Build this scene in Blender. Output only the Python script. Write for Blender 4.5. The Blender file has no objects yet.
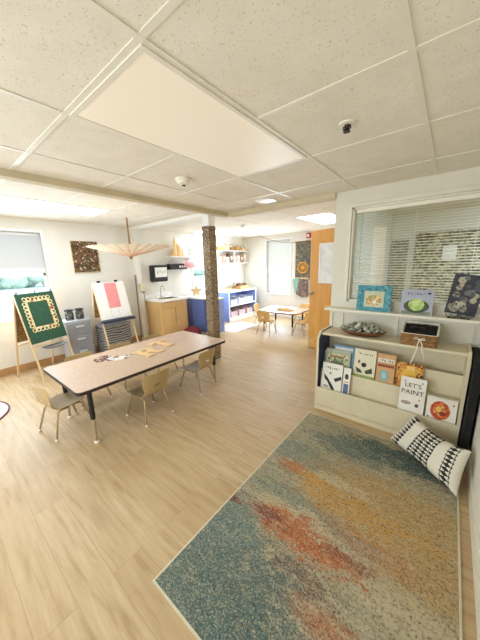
import bpy, bmesh, math, random
from mathutils import Vector, Matrix
random.seed(7)
SC = bpy.context.scene
COL = SC.collection
PI = math.pi
HN, HF = 2.25, 2.325          # near ceiling, far ceiling
XL, XR, YB, YN, YP = -5.1, .28, 6.6, -1.6, 2.85

# ------------------------------------------------------------ materials
def srgb(r, g, b):
    f = lambda c: (c/255/12.92) if c/255 <= .04045 else ((c/255+.055)/1.055)**2.4
    return (f(r), f(g), f(b), 1)
def new_mat(name):
    m = bpy.data.materials.new(name); m.use_nodes = True
    nt = m.node_tree; b = nt.nodes['Principled BSDF']
    return m, nt, b
def N(nt, t, **kw):
    n = nt.nodes.new(t)
    for k, v in kw.items(): setattr(n, k, v)
    return n
def L(nt, a, b): nt.links.new(a, b)
def mathn(nt, op, a, b=None, c=None):
    n = N(nt, 'ShaderNodeMath', operation=op)
    for i, v in enumerate((a, b, c)):
        if v is None: continue
        if isinstance(v, (int, float)): n.inputs[i].default_value = v
        else: L(nt, v, n.inputs[i])
    return n.outputs[0]
def mixc(nt, f, a, b, mode='MIX'):
    n = N(nt, 'ShaderNodeMix', data_type='RGBA', blend_type=mode)
    for i, v in ((0, f), (6, a), (7, b)):
        if isinstance(v, (int, float, tuple)): n.inputs[i].default_value = v
        else: L(nt, v, n.inputs[i])
    return n.outputs[2]
def ramp(nt, f, stops, interp='LINEAR'):
    n = N(nt, 'ShaderNodeValToRGB'); n.color_ramp.interpolation = interp
    e = n.color_ramp.elements
    while len(e) < len(stops): e.new(.5)
    for i, (p, c) in enumerate(stops): e[i].position = p; e[i].color = c
    L(nt, f, n.inputs[0]); return n.outputs[0]
def objco(nt, scale=(1, 1, 1), rot=(0, 0, 0), kind='Object'):
    t = N(nt, 'ShaderNodeTexCoord'); m = N(nt, 'ShaderNodeMapping')
    m.inputs['Scale'].default_value = scale; m.inputs['Rotation'].default_value = rot
    L(nt, t.outputs[kind], m.inputs[0]); return m.outputs[0]
def noise(nt, vec, scale, detail=3, rough=.55):
    n = N(nt, 'ShaderNodeTexNoise'); n.inputs['Scale'].default_value = scale
    n.inputs['Detail'].default_value = detail; n.inputs['Roughness'].default_value = rough
    L(nt, vec, n.inputs['Vector']); return n.outputs[0]
def bump(nt, b, h, strength=.2, dist=.01):
    n = N(nt, 'ShaderNodeBump'); n.inputs['Strength'].default_value = strength
    n.inputs['Distance'].default_value = dist
    L(nt, h, n.inputs['Height']); L(nt, n.outputs[0], b.inputs['Normal'])
_mc = {}
def plain(name, col, rough=.6, var=.06, scale=8, metal=0, emit=0, stretch=(1, 1, 1), bmp=0):
    if name in _mc: return _mc[name]
    m, nt, b = new_mat(name); c = srgb(*col)
    v = objco(nt, stretch); n = noise(nt, v, scale)
    d = tuple(x*(1-var*2) for x in c[:3])+(1,); e = tuple(min(1, x*(1+var*2)) for x in c[:3])+(1,)
    L(nt, ramp(nt, n, [(.3, d), (.7, e)]), b.inputs['Base Color'])
    b.inputs['Roughness'].default_value = rough; b.inputs['Metallic'].default_value = metal
    if emit:
        b.inputs['Emission Color'].default_value = c; b.inputs['Emission Strength'].default_value = emit
    if bmp: bump(nt, b, n, bmp, .004)
    _mc[name] = m; return m
def woodm(name, c1, c2, rough=.5, stretch=(1, 1, 8), scale=4):
    if name in _mc: return _mc[name]
    m, nt, b = new_mat(name)
    v = objco(nt, stretch); n = noise(nt, v, scale, 6, .65)
    L(nt, ramp(nt, n, [(.3, srgb(*c1)), (.68, srgb(*c2))]), b.inputs['Base Color'])
    b.inputs['Roughness'].default_value = rough; bump(nt, b, n, .1, .002)
    _mc[name] = m; return m
def spotty(name, stops, scale=30, rough=.7, kind='VORONOI', det=2):
    """mottled colours, one patch per cell"""
    if name in _mc: return _mc[name]
    m, nt, b = new_mat(name); v = objco(nt)
    if kind == 'VORONOI':
        n = N(nt, 'ShaderNodeTexVoronoi'); n.inputs['Scale'].default_value = scale; L(nt, v, n.inputs[0])
        s = N(nt, 'ShaderNodeSeparateColor'); L(nt, n.outputs['Color'], s.inputs[0]); f = s.outputs[0]
    else: f = noise(nt, v, scale, det, .7)
    L(nt, ramp(nt, f, [(p, srgb(*c)) for p, c in stops], 'CONSTANT' if kind == 'VORONOI' else 'LINEAR'), b.inputs['Base Color'])
    b.inputs['Roughness'].default_value = rough
    _mc[name] = m; return m

def ceiling_mat():
    m, nt, b = new_mat('ceiling_tile'); v = objco(nt)
    n1 = noise(nt, v, 75, 2, .5); n2 = noise(nt, v, 7, 2)
    vor = N(nt, 'ShaderNodeTexVoronoi', feature='F1'); vor.inputs['Scale'].default_value = 105
    nd = N(nt, 'ShaderNodeTexNoise'); nd.inputs['Scale'].default_value = 45; L(nt, v, nd.inputs[0])
    vm = N(nt, 'ShaderNodeVectorMath', operation='MULTIPLY_ADD'); L(nt, nd.outputs['Color'], vm.inputs[0])
    vm.inputs[1].default_value = (.03,)*3; L(nt, v, vm.inputs[2]); L(nt, vm.outputs[0], vor.inputs[0])
    pit = mathn(nt, 'MULTIPLY', mathn(nt, 'LESS_THAN', vor.outputs['Distance'], .27), mathn(nt, 'GREATER_THAN', n1, .52))
    base = ramp(nt, n2, [(.3, srgb(228, 222, 206)), (.7, srgb(236, 230, 215))])
    L(nt, mixc(nt, mathn(nt, 'MULTIPLY', pit, .5), base, srgb(166, 148, 116)), b.inputs['Base Color'])
    b.inputs['Roughness'].default_value = .9
    bump(nt, b, mathn(nt, 'SUBTRACT', mathn(nt, 'MULTIPLY', n1, .4), pit), .35, .004)
    return m
def floor_mat():
    m, nt, b = new_mat('floor_planks'); v = objco(nt); v.node.inputs['Location'].default_value = (1.2-.437, -.035, 0)
    br = N(nt, 'ShaderNodeTexBrick', offset=.37, offset_frequency=2)
    for k, x in (('Scale', 1), ('Brick Width', 1.18), ('Row Height', .166), ('Mortar Size', .0012), ('Mortar Smooth', .3), ('Bias', 0)): br.inputs[k].default_value = x
    br.inputs['Color1'].default_value = (0, 0, 0, 1); br.inputs['Color2'].default_value = (1, 1, 1, 1)
    L(nt, v, br.inputs['Vector'])
    gv = objco(nt, (1.2, 11, 1))
    # shift the grain per plank
    add = N(nt, 'ShaderNodeVectorMath', operation='MULTIPLY_ADD'); L(nt, br.outputs['Color'], add.inputs[0]); add.inputs[1].default_value = (7, 3, 0); L(nt, gv, add.inputs[2])
    g = noise(nt, add.outputs[0], 2.2, 8, .62)
    g2 = noise(nt, add.outputs[0], 9, 4, .6)
    c = ramp(nt, g, [(.3, srgb(168, 142, 102)), (.46, srgb(194, 168, 128)), (.6, srgb(203, 179, 140)), (.75, srgb(214, 193, 156))])
    c = mixc(nt, mathn(nt, 'MULTIPLY', g2, .26), c, srgb(150, 122, 84))
    tone = N(nt, 'ShaderNodeSeparateColor'); L(nt, br.outputs['Color'], tone.inputs[0])
    c = mixc(nt, mathn(nt, 'MULTIPLY', tone.outputs[0], .34), c, srgb(172, 142, 100))
    c = mixc(nt, mathn(nt, 'MULTIPLY', br.outputs['Fac'], .55), c, srgb(120, 90, 55))
    L(nt, c, b.inputs['Base Color'])
    b.inputs['Roughness'].default_value = .5
    bump(nt, b, mathn(nt, 'SUBTRACT', mathn(nt, 'MULTIPLY', g, .3), br.outputs['Fac']), .12, .002)
    return m
def rug_mat():
    m, nt, b = new_mat('abstract_rug'); t = N(nt, 'ShaderNodeTexCoord')
    o = t.outputs['Object']
    nd = N(nt, 'ShaderNodeTexNoise'); nd.inputs['Scale'].default_value = 5; nd.inputs['Detail'].default_value = 6; nd.inputs['Roughness'].default_value = .7
    mp = N(nt, 'ShaderNodeMapping'); mp.inputs['Scale'].default_value = (.55, 1.3, 1); L(nt, o, mp.inputs[0]); L(nt, mp.outputs[0], nd.inputs[0])
    w = N(nt, 'ShaderNodeVectorMath', operation='MULTIPLY_ADD'); L(nt, nd.outputs['Color'], w.inputs[0]); w.inputs[1].default_value = (.34, .30, 0); 
    off = N(nt, 'ShaderNodeVectorMath', operation='SUBTRACT'); L(nt, o, off.inputs[0]); off.inputs[1].default_value = (.17, .15, 0); L(nt, off.outputs[0], w.inputs[2])
    sp = N(nt, 'ShaderNodeSeparateXYZ'); L(nt, w.outputs[0], sp.inputs[0])
    fine = noise(nt, o, 95, 3, .7); mid = noise(nt, mp.outputs[0], 22, 5, .75)
    def blob(cx, cy, rx, ry, rot=0, soft=.45, amt=1.):
        dx = mathn(nt, 'SUBTRACT', sp.outputs[0], cx); dy = mathn(nt, 'SUBTRACT', sp.outputs[1], cy)
        c, s = math.cos(rot), math.sin(rot)
        u = mathn(nt, 'ADD', mathn(nt, 'MULTIPLY', dx, c/rx), mathn(nt, 'MULTIPLY', dy, s/rx))
        v = mathn(nt, 'ADD', mathn(nt, 'MULTIPLY', dx, -s/ry), mathn(nt, 'MULTIPLY', dy, c/ry))
        d = mathn(nt, 'SQRT', mathn(nt, 'ADD', mathn(nt, 'MULTIPLY', u, u), mathn(nt, 'MULTIPLY', v, v)))
        d = mathn(nt, 'ADD', d, mathn(nt, 'MULTIPLY', mathn(nt, 'SUBTRACT', mid, .5), 2.4))
        d = mathn(nt, 'ADD', d, mathn(nt, 'MULTIPLY', mathn(nt, 'SUBTRACT', fine, .5), 1.9))
        r = N(nt, 'ShaderNodeMapRange', interpolation_type='SMOOTHSTEP'); L(nt, d, r.inputs[0])
        r.inputs[1].default_value = 1+soft*.5; r.inputs[2].default_value = 1-soft*.5; r.inputs[3].default_value = 0; r.inputs[4].default_value = amt
        return r.outputs[0]
    c = ramp(nt, mathn(nt, 'ADD', mathn(nt, 'MULTIPLY', mid, .5), mathn(nt, 'MULTIPLY', fine, .5)), [(.36, srgb(112, 122, 112)), (.5, srgb(170, 168, 146)), (.64, srgb(200, 192, 164))])
    teal = srgb(72, 108, 114); dteal = srgb(40, 82, 92); gold = srgb(208, 160, 70); rust = srgb(190, 112, 62); plum = srgb(112, 52, 56); pale = srgb(206, 196, 166); blue = srgb(100, 132, 136)
    sp_o = N(nt, 'ShaderNodeSeparateXYZ'); L(nt, o, sp_o.inputs[0])
    for cx, cy, rx, ry, rot, col, soft, amt in [
        (-.72, .62, .42, .36, 0, teal, .7, .85), (-.30, .55, .40, .16, 0, teal, .8, .7), (-.92, .98, .25, .2, 0, blue, .8, .7),
        (-.12, 2.16, .42, .12, -.1, dteal, .5, .95), (-.5, 2.05, .35, .12, 0, teal, .7, .7), (-.75, 1.75, .3, .12, 0, blue, .7, .6), (-.6,1.32,.4,.08,0,blue,.8,.5),
        (-.15, 1.68, .5, .2, 0, gold, 1., .55), (-.36, 1.46, .32, .11, .1, gold, .9, .7), (.08, 1.38, .28, .2, 0, gold, 1., .5), (-.2, 1.3, .25, .07, 0, rust, 1., .35),
        (-.78, 1.57, .12, .05, 0, rust, .5, .8), (-.58, 1.56, .17, .06, 0, gold, .5, .9), (-.45, 1.66, .2, .04, 0, pale, .5, .8),
        (.02, 1.1, .2, .10, 0, pale, .7, .6), (-.55, 1.22, .32, .05, 0, pale, .5, .7),
        (-.52, 1.13, .34, .095, .0, rust, .4, .95), (-.72, 1.13, .12, .05, 0, plum, .5, .75), (-.98, 1.09, .07, .04, 0, plum, .5, .8), (-.30, 1.17, .13, .03, 0, plum, .6, .45),
        (-.2, .84, .17, .07, 0, rust, .8, .6), (-.42, .95, .18, .04, 0, plum, .8, .45), (-.05, .8, .15, .06, 0, plum, .8, .5), (-.05, .6, .3, .08, 0, gold, .8, .6)]:
        c = mixc(nt, blob(cx, cy, rx, ry, rot, soft, amt), c, col)
    mp2 = N(nt, 'ShaderNodeMapping'); mp2.inputs['Scale'].default_value = (.6, 1.2, 1); mp2.inputs['Rotation'].default_value = (0, 0, .5); L(nt, o, mp2.inputs[0])
    dm = N(nt, 'ShaderNodeMapRange'); L(nt, noise(nt, mp2.outputs[0], 42, 6, .8), dm.inputs[0]); dm.inputs[1].default_value = .53; dm.inputs[2].default_value = .66; dm.inputs[4].default_value = .55
    c = mixc(nt, dm.outputs[0], c, srgb(78, 76, 62))
    pm = N(nt, 'ShaderNodeMapRange'); L(nt, noise(nt, mp2.outputs[0], 33, 6, .8), pm.inputs[0]); pm.inputs[1].default_value = .54; pm.inputs[2].default_value = .66; pm.inputs[4].default_value = .5
    c = mixc(nt, pm.outputs[0], c, srgb(206, 200, 172))
    # flecks of the pale warp through everything
    fl = N(nt, 'ShaderNodeMapRange'); L(nt, noise(nt, o, 150, 2, .6), fl.inputs[0]); fl.inputs[1].default_value = .52; fl.inputs[2].default_value = .66; fl.inputs[4].default_value = .55
    c = mixc(nt, fl.outputs[0], c, srgb(214, 206, 178))
    f2 = N(nt, 'ShaderNodeMapRange'); L(nt, noise(nt, o, 85, 3, .7), f2.inputs[0]); f2.inputs[1].default_value = .52; f2.inputs[2].default_value = .66; f2.inputs[4].default_value = .7
    c = mixc(nt, f2.outputs[0], c, srgb(62, 66, 58))
    c = mixc(nt, 1., c, (.86, .80, .72, 1), 'MULTIPLY')
    L(nt, c, b.inputs['Base Color']); b.inputs['Roughness'].default_value = .95
    bump(nt, b, noise(nt, o, 220, 2, .6), .5, .004)
    return m
def pillow_mat():
    m, nt, b = new_mat('pillow_fabric'); v = objco(nt, kind='UV'); s = N(nt, 'ShaderNodeSeparateXYZ'); L(nt, v, s.inputs[0])
    x, y = s.outputs[0], s.outputs[1]
    def band(a, c): return mathn(nt, 'MULTIPLY', mathn(nt, 'GREATER_THAN', x, a), mathn(nt, 'LESS_THAN', x, c))
    tri = mathn(nt, 'MULTIPLY', mathn(nt, 'ABSOLUTE', mathn(nt, 'SUBTRACT', mathn(nt, 'FRACT', mathn(nt, 'MULTIPLY', y, 30)), .5)), 2)
    fx = mathn(nt, 'FRACT', mathn(nt, 'MULTIPLY', x, 34))
    row = mathn(nt, 'GREATER_THAN', mathn(nt, 'FRACT', mathn(nt, 'MULTIPLY', x, 17)), .5)
    fx2 = mathn(nt, 'ABSOLUTE', mathn(nt, 'SUBTRACT', fx, row))
    pat = mathn(nt, 'GREATER_THAN', mathn(nt, 'ADD', mathn(nt, 'MULTIPLY', fx2, .8), .12), tri)
    edge = mathn(nt, 'LESS_THAN', mathn(nt, 'FRACT', mathn(nt, 'MULTIPLY', x, 34)), .16)
    pat = mathn(nt, 'MAXIMUM', pat, edge)
    bd = mathn(nt, 'ADD', mathn(nt, 'ADD', band(-.255, -.185), band(-.09, .09)), band(.17, .245))
    wv = noise(nt, v, 160, 2)
    c = mixc(nt, mathn(nt, 'MULTIPLY', pat, bd), mixc(nt, wv, srgb(206, 200, 182), srgb(236, 232, 218)), srgb(38, 38, 40))
    L(nt, c, b.inputs['Base Color']); b.inputs['Roughness'].default_value = .9; bump(nt, b, wv, .3, .003)
    return m
def glow(name, col, s):
    m, nt, b = new_mat(name)
    b.inputs['Base Color'].default_value = srgb(*col); b.inputs['Emission Color'].default_value = srgb(*col)
    v = objco(nt); n = noise(nt, v, 3); mr = N(nt, 'ShaderNodeMapRange'); L(nt, n, mr.inputs[0]); mr.inputs[3].default_value = s*.97; mr.inputs[4].default_value = s*1.03
    L(nt, mr.outputs[0], b.inputs['Emission Strength']); return m
def glassm(name, col=(240, 245, 245), alpha_rough=.02):
    m, nt, b = new_mat(name); out = nt.nodes['Material Output']
    tr = N(nt, 'ShaderNodeBsdfTransparent'); tr.inputs[0].default_value = srgb(*col)
    gl = N(nt, 'ShaderNodeBsdfGlossy'); gl.inputs['Roughness'].default_value = alpha_rough
    fr = N(nt, 'ShaderNodeFresnel'); fr.inputs[0].default_value = 1.15
    mx = N(nt, 'ShaderNodeMixShader'); L(nt, fr.outputs[0], mx.inputs[0]); L(nt, tr.outputs[0], mx.inputs[1]); L(nt, gl.outputs[0], mx.inputs[2])
    L(nt, mx.outputs[0], out.inputs[0]); return m
def translucent(name, col, f=.6):
    m, nt, b = new_mat(name); out = nt.nodes['Material Output']
    v = objco(nt); n = noise(nt, v, 60, 2); L(nt, mixc(nt, n, srgb(*[c*.94 for c in col]), srgb(*col)), b.inputs['Base Color'])
    b.inputs['Roughness'].default_value = .8
    t = N(nt, 'ShaderNodeBsdfTranslucent'); t.inputs[0].default_value = srgb(*col)
    mx = N(nt, 'ShaderNodeMixShader'); mx.inputs[0].default_value = f
    L(nt, b.outputs[0], mx.inputs[1]); L(nt, t.outputs[0], mx.inputs[2]); L(nt, mx.outputs[0], out.inputs[0]); return m

M = {}
M['ceil'] = ceiling_mat(); M['floor'] = floor_mat(); M['rug'] = rug_mat(); M['pillow'] = pillow_mat()
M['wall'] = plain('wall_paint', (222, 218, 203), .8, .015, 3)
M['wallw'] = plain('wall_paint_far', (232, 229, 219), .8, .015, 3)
M['trim'] = plain('trim_paint', (224, 219, 202), .5, .02, 5)
M['white'] = plain('white_plastic', (238, 237, 232), .4, .02, 6)
M['whitetrim'] = plain('white_trim', (240, 242, 243), .5, .01, 5)
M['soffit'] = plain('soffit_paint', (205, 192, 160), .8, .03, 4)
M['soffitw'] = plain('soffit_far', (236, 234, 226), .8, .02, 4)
M['tbar'] = plain('t_bar', (230, 225, 210), .5, .02, 6)
M['basew'] = woodm('baseboard_wood', (170, 128, 82), (196, 154, 104), .5, (1, 1, 1), 6)
M['laminate'] = plain('table_laminate', (204, 178, 154), .42, .04, 30, stretch=(1, 1, 1))
M['black'] = plain('black_plastic', (26, 25, 25), .45, .1, 12)
M['ink'] = plain('matte_black', (14, 14, 16), .8, .1, 12)
M['edge'] = plain('dark_edge', (52, 38, 30), .5, .1, 12)
M['chrome'] = plain('chrome', (200, 196, 186), .25, .03, 6, metal=.9)
M['chair'] = plain('tan_plastic', (186, 162, 116), .45, .03, 5)
M['chairleg'] = plain('tan_leg', (184, 160, 118), .35, .03, 5, metal=.3)
M['orangechair'] = plain('honey_plastic', (226, 184, 116), .45, .03, 5)
M['foot'] = plain('foot_cap', (232, 226, 212), .5, .03, 9)
M['pine'] = woodm('pine', (216, 184, 136), (236, 208, 164), .5)
M['letters'] = woodm('letter_wood', (222, 188, 132), (240, 210, 158), .55, (6, 1, 1))
M['maple'] = woodm('maple_cabinet', (206, 166, 106), (226, 188, 130), .5, (1, 1, .4), 3)
M['doorw'] = woodm('door_wood', (214, 156, 76), (230, 176, 98), .45, (4, 4, .5), 3)
M['cream'] = plain('cream_laminate', (219, 209, 178), .5, .025, 7)
M['navy'] = plain('navy_laminate', (44, 54, 98), .5, .08, 12)
M['blue'] = plain('blue_laminate', (136, 156, 216), .5, .05, 9)
M['dblue'] = plain('deep_blue_laminate', (98, 116, 178), .5, .05, 9)
M['green'] = plain('green_board', (46, 84, 60), .85, .08, 20)
M['cork'] = spotty('cork', [(.0, (150, 112, 64)), (.4, (176, 136, 84)), (.7, (130, 92, 50))], 60)
M['scallop'] = spotty('scallop_border', [(0, (232, 218, 172)), (.75, (214, 186, 120)), (.92, (196, 120, 70))], 26)
M['grey'] = plain('grey_plastic', (140, 142, 146), .5, .05, 8)
M['lgrey'] = plain('light_grey_plastic', (196, 199, 204), .5, .04, 8)
M['paper'] = plain('paper', (240, 238, 232), .85, .015, 12)
M['pink'] = plain('pink_paper', (232, 150, 148), .85, .03, 12)
M['leopard'] = spotty('mottled_fabric', [(0, (92, 76, 58)), (.35, (160, 138, 106)), (.6, (116, 96, 72)), (.8, (186, 166, 134))], 95)
M['collage'] = spotty('bean_collage', [(0, (66, 46, 32)), (.25, (110, 74, 44)), (.5, (52, 44, 34)), (.68, (138, 98, 56)), (.86, (96, 102, 54)), (.95, (206, 186, 150))], 52)
M['wicker'] = woodm('wicker', (150, 104, 58), (206, 164, 104), .7, (3, 3, 30), 5)
M['cane'] = woodm('cane', (120, 84, 48), (168, 126, 76), .7, (3, 3, 30), 5)
M['steel'] = plain('steel', (186, 188, 190), .3, .03, 6, metal=.8)
M['ledge'] = plain('ledge_paint', (230, 225, 208), .45, .02, 5)
M['tile_light'] = glow('lit_diffuser', (244, 250, 255), 9)
M['dim_light'] = glow('dim_diffuser', (250, 240, 220), .06)
M['glass'] = glassm('window_glass')
M['blindroll'] = translucent('roller_blind', (226, 226, 226), .35)
M['blind2'] = translucent('roller_blind_far', (240, 238, 232), .45)
M['slat'] = plain('blind_slat', (240, 236, 220), .5, .02, 6)

# ------------------------------------------------------------ mesh helpers
class MB:
    def __init__(s): s.bm = bmesh.new()
    def box(s, x0, x1, y0, y1, z0, z1, mx=None):
        vs = [s.bm.verts.new((x, y, z)) for z in (z0, z1) for y in (y0, y1) for x in (x0, x1)]
        if mx:
            for v in vs: v.co = mx @ v.co
        for f in ((0, 2, 3, 1), (4, 5, 7, 6), (0, 1, 5, 4), (2, 6, 7, 3), (0, 4, 6, 2), (1, 3, 7, 5)): s.bm.faces.new([vs[i] for i in f])
        return s
    def prism(s, pts, z0, z1, mx=None):
        n = len(pts); a = [s.bm.verts.new((p[0], p[1], z0)) for p in pts]; b = [s.bm.verts.new((p[0], p[1], z1)) for p in pts]
        if mx:
            for v in a+b: v.co = mx @ v.co
        s.bm.faces.new(a[::-1]); s.bm.faces.new(b)
        for i in range(n): s.bm.faces.new((a[i], a[(i+1) % n], b[(i+1) % n], b[i]))
        return s
    def tube(s, pts, r, seg=8, r2=None, closed=False):
        pts = [Vector(p) for p in pts]; n = len(pts); rings = []; up = None
        for i, p in enumerate(pts):
            if closed: d = pts[(i+1) % n]-pts[i-1]
            else: d = pts[min(i+1, n-1)]-pts[max(i-1, 0)]
            d.normalize()
            if up is None: up = d.orthogonal().normalized()
            up = (up-d*up.dot(d)); up = up.normalized() if up.length > 1e-6 else d.orthogonal().normalized()
            w = d.cross(up); t = i/(n-1) if n > 1 else 0; rr = r if r2 is None else r+(r2-r)*t
            rings.append([s.bm.verts.new(p+(up*math.cos(2*PI*k/seg)+w*math.sin(2*PI*k/seg))*rr) for k in range(seg)])
        for i in range(n if closed else n-1):
            A, B = rings[i], rings[(i+1) % n]
            for k in range(seg): s.bm.faces.new((A[k], A[(k+1) % seg], B[(k+1) % seg], B[k]))
        if not closed: s.bm.faces.new(rings[0][::-1]); s.bm.faces.new(rings[-1])
        return s
    def lathe(s, prof, c=(0, 0, 0), seg=20, sx=1, sy=1, mx=None):
        rings = []
        for r, z in prof:
            ring = [s.bm.verts.new((c[0]+r*sx*math.cos(2*PI*k/seg), c[1]+r*sy*math.sin(2*PI*k/seg), c[2]+z)) for k in range(seg)] if r > 1e-6 else [s.bm.verts.new((c[0], c[1], c[2]+z))]
            if mx:
                for v in ring: v.co = mx @ v.co
            rings.append(ring)
        for A, B in zip(rings, rings[1:]):
            for k in range(seg):
                k2 = (k+1) % seg
                if len(A) == 1 and len(B) == 1: continue
                if len(A) == 1: s.bm.faces.new((A[0], B[k2], B[k]))
                elif len(B) == 1: s.bm.faces.new((A[k], A[k2], B[0]))
                else: s.bm.faces.new((A[k], A[k2], B[k2], B[k]))
        if len(rings[0]) > 1: s.bm.faces.new(rings[0][::-1])
        if len(rings[-1]) > 1: s.bm.faces.new(rings[-1])
        return s
    def ball(s, c, r, sub=2, sc=(1, 1, 1)):
        mx = Matrix.Translation(c) @ Matrix.Diagonal((*sc, 1)); bmesh.ops.create_icosphere(s.bm, subdivisions=sub, radius=r, matrix=mx); return s
    def build(s, name, m, parent=None, smooth=False, bevel=0, subsurf=0, loc=None, rot=None):
        bmesh.ops.recalc_face_normals(s.bm, faces=s.bm.faces)
        me = bpy.data.meshes.new(name); s.bm.to_mesh(me); s.bm.free()
        me.materials.append(m)
        o = bpy.data.objects.new(name, me); COL.objects.link(o)
        if parent: o.parent = parent
        if loc: o.location = loc
        if rot: o.rotation_euler = rot
        if smooth:
            for p in me.polygons: p.use_smooth = True
        if bevel:
            b = o.modifiers.new('b', 'BEVEL'); b.width = bevel; b.segments = 2; b.limit_method = 'ANGLE'
        if subsurf:
            b = o.modifiers.new('s', 'SUBSURF'); b.levels = b.render_levels = subsurf
        return o
def tag(o, label, cat, group=None, kind=None):
    if label: o['label'] = label
    if cat: o['category'] = cat
    if group: o['group'] = group
    if kind: o['kind'] = kind
    return o
def struct(o, label=None): o['kind'] = 'structure'; return o
def empty(name, loc=(0, 0, 0), rz=0, label=None, cat=None, group=None):
    o = bpy.data.objects.new(name, None); COL.objects.link(o); o.location = loc; o.rotation_euler = (0, 0, rz)
    o.empty_display_size = .1
    return tag(o, label, cat, group)
def copy_tree(o, parent=None):
    c = o.copy(); COL.objects.link(c)
    if parent: c.parent = parent
    for ch in list(o.children): copy_tree(ch, c)
    return c
def box(*a, mx=None): return MB().box(*a, mx=mx)
def rrect(w, h, r, n=5, cx=0, cy=0):
    pts = []
    for qx, qy, a0 in ((1, 1, 0), (-1, 1, 90), (-1, -1, 180), (1, -1, 270)):
        for i in range(n+1):
            a = math.radians(a0+90*i/n); pts.append((cx+qx*(w/2-r)+r*math.cos(a), cy+qy*(h/2-r)+r*math.sin(a)))
    return pts
def ell(rx, ry, cx=0, cy=0, n=20): return [(cx+rx*math.cos(2*PI*k/n), cy+ry*math.sin(2*PI*k/n)) for k in range(n)]
def text_mesh(name, s, size, m, parent, loc, rot=(PI/2, 0, 0), extrude=.0006, sx=1, align='CENTER'):
    cu = bpy.data.curves.new(name, 'FONT'); cu.body = s; cu.size = size; cu.extrude = extrude; cu.align_x = align; cu.align_y = 'CENTER'; cu.space_line = .85
    t = bpy.data.objects.new(name, cu); COL.objects.link(t)
    bpy.context.view_layer.update()
    me = bpy.data.meshes.new_from_object(t.evaluated_get(bpy.context.evaluated_depsgraph_get()))
    bpy.data.objects.remove(t); bpy.data.curves.remove(cu)
    me.materials.clear(); me.materials.append(m)
    o = bpy.data.objects.new(name, me); COL.objects.link(o); o.parent = parent; o.location = loc; o.rotation_euler = rot; o.scale = (sx, 1, 1)
    return o

# ------------------------------------------------------------ shell
struct(box(XL-.3, 2.6, YN-.2, YB+.2, -.12, 0).build('floor', M['floor']))
def wall_with_holes(name, axis, pos, t, a0, a1, z0, z1, holes, m):
    """axis 'x': plane x=pos..pos+t, a runs along y ; axis 'y': plane y=pos..pos+t"""
    mb = MB()
    def b(u0, u1, w0, w1):
        if u1-u0 < 1e-4 or w1-w0 < 1e-4: return
        if axis == 'x': mb.box(min(pos, pos+t), max(pos, pos+t), u0, u1, w0, w1)
        else: mb.box(u0, u1, min(pos, pos+t), max(pos, pos+t), w0, w1)
    u = a0
    for (h0, h1, w0, w1) in sorted(holes):
        b(u, h0, z0, z1); b(h0, h1, z0, w0); b(h0, h1, w1, z1); u = h1
    b(u, a1, z0, z1)
    return struct(mb.build(name, m))
W1 = (.25, 1.36, .84, 2.12); W2 = (4.45, 5.02, .88, 2.12); W3 = (-4.27, -3.5, .68, 2.18)
wall_with_holes('wall_left', 'x', XL, -.15, YN, YB, 0, 2.5, [W1, W2], M['wallw'])
wall_with_holes('wall_back', 'y', YB, .15, XL-.15, 2.6, 0, 2.5, [W3], M['wallw'])
WP = (-.83, .25, 1.155, 2.085)
wall_with_holes('wall_partition', 'y', YP, .12, -1.0, 2.6, 0, 2.4, [WP], M['wall'])
struct(box(XR, XR+.12, YN, YP, 0, 2.4).build('wall_right', M['wall']))
wall_with_holes('wall_near', 'y', YN, -.12, XL-.15, XR+.12, 0, 2.5, [], M['wall'])
wall_with_holes('wall_hall', 'x', -1.0, .1, YP+.12, YB, 0, 2.4, [(4.15, 5.02, 0, 2.1)], M['wallw'])
struct(box(2.5, 2.6, YP+.12, YB, 0, 2.4).build('wall_playroom_side', M['wallw']))
struct(box(-2.45, XR, YN, YP, HN, HN+.05).build('ceiling', M['ceil']))
far = MB().box(XL, -2.53, YN, YB, HF, HF+.05).box(-2.53, 2.6, YP+.1, YB, HF, HF+.05)
struct(far.build('ceiling_far', M['ceil']))
# soffit trims where the ceiling steps
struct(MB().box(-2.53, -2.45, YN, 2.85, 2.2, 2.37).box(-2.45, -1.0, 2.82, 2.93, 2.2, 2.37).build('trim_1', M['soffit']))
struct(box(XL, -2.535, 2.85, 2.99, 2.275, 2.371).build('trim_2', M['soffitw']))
# grid
g = MB(); w = .012
xs = [-.183-.6133*k for k in range(-0, 4)] ; xs = [-.183, -.81, -1.42, -2.03]
ys = [.556+.61*k for k in range(-3, 3)]+[2.42]
for x in xs: g.box(x-w, x+w, YN, YP, HN-.004, HN+.002)
for y in ys:
    for a, b in ((-2.45, -2.03), (-2.03, -1.42), (-1.42, -.81), (-.81, -.183), (-.183, XR)):
        if a == -1.42 and abs(y-1.166) < .01: continue
        g.box(a, b, y-w, y+w, HN-.0035, HN+.002)
struct(g.build('ceiling_grid', M['tbar']))
g = MB()
for k in range(14):
    y = -1.2+.61*k
    g.box(XL, -2.53, y-w, y+w, HF-.003, HF+.002)
    if y > 3: g.box(-2.53, 2.5, y-w, y+w, HF-.003, HF+.002)
for x in (-4.9, -4.29, -3.68, -3.07): g.box(x-w, x+w, YN, YB, HF-.0035, HF+.002)
for x in (-2.2, -1.59, -.4, .2, .8, 1.4): g.box(x-w, x+w, 2.95, YB, HF-.0035, HF+.002)
struct(g.build('ceiling_grid_far', M['soffitw']))
# baseboards
struct(MB().box(XL, XL+.015, YN, 2.9, 0, .11).build('baseboard_left', M['basew']))
struct(MB().box(XR-.012, XR, YN, YP, 0, .1).build('baseboard_right', M['trim']))
struct(MB().box(-1.0, XR-.012, YP-.012, YP, 0, .1).build('baseboard_partition', M['trim']))
struct(MB().box(XL, -1.0, YB-.015, YB, 0, .1).build('baseboard_back', M['whitetrim']))
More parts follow.
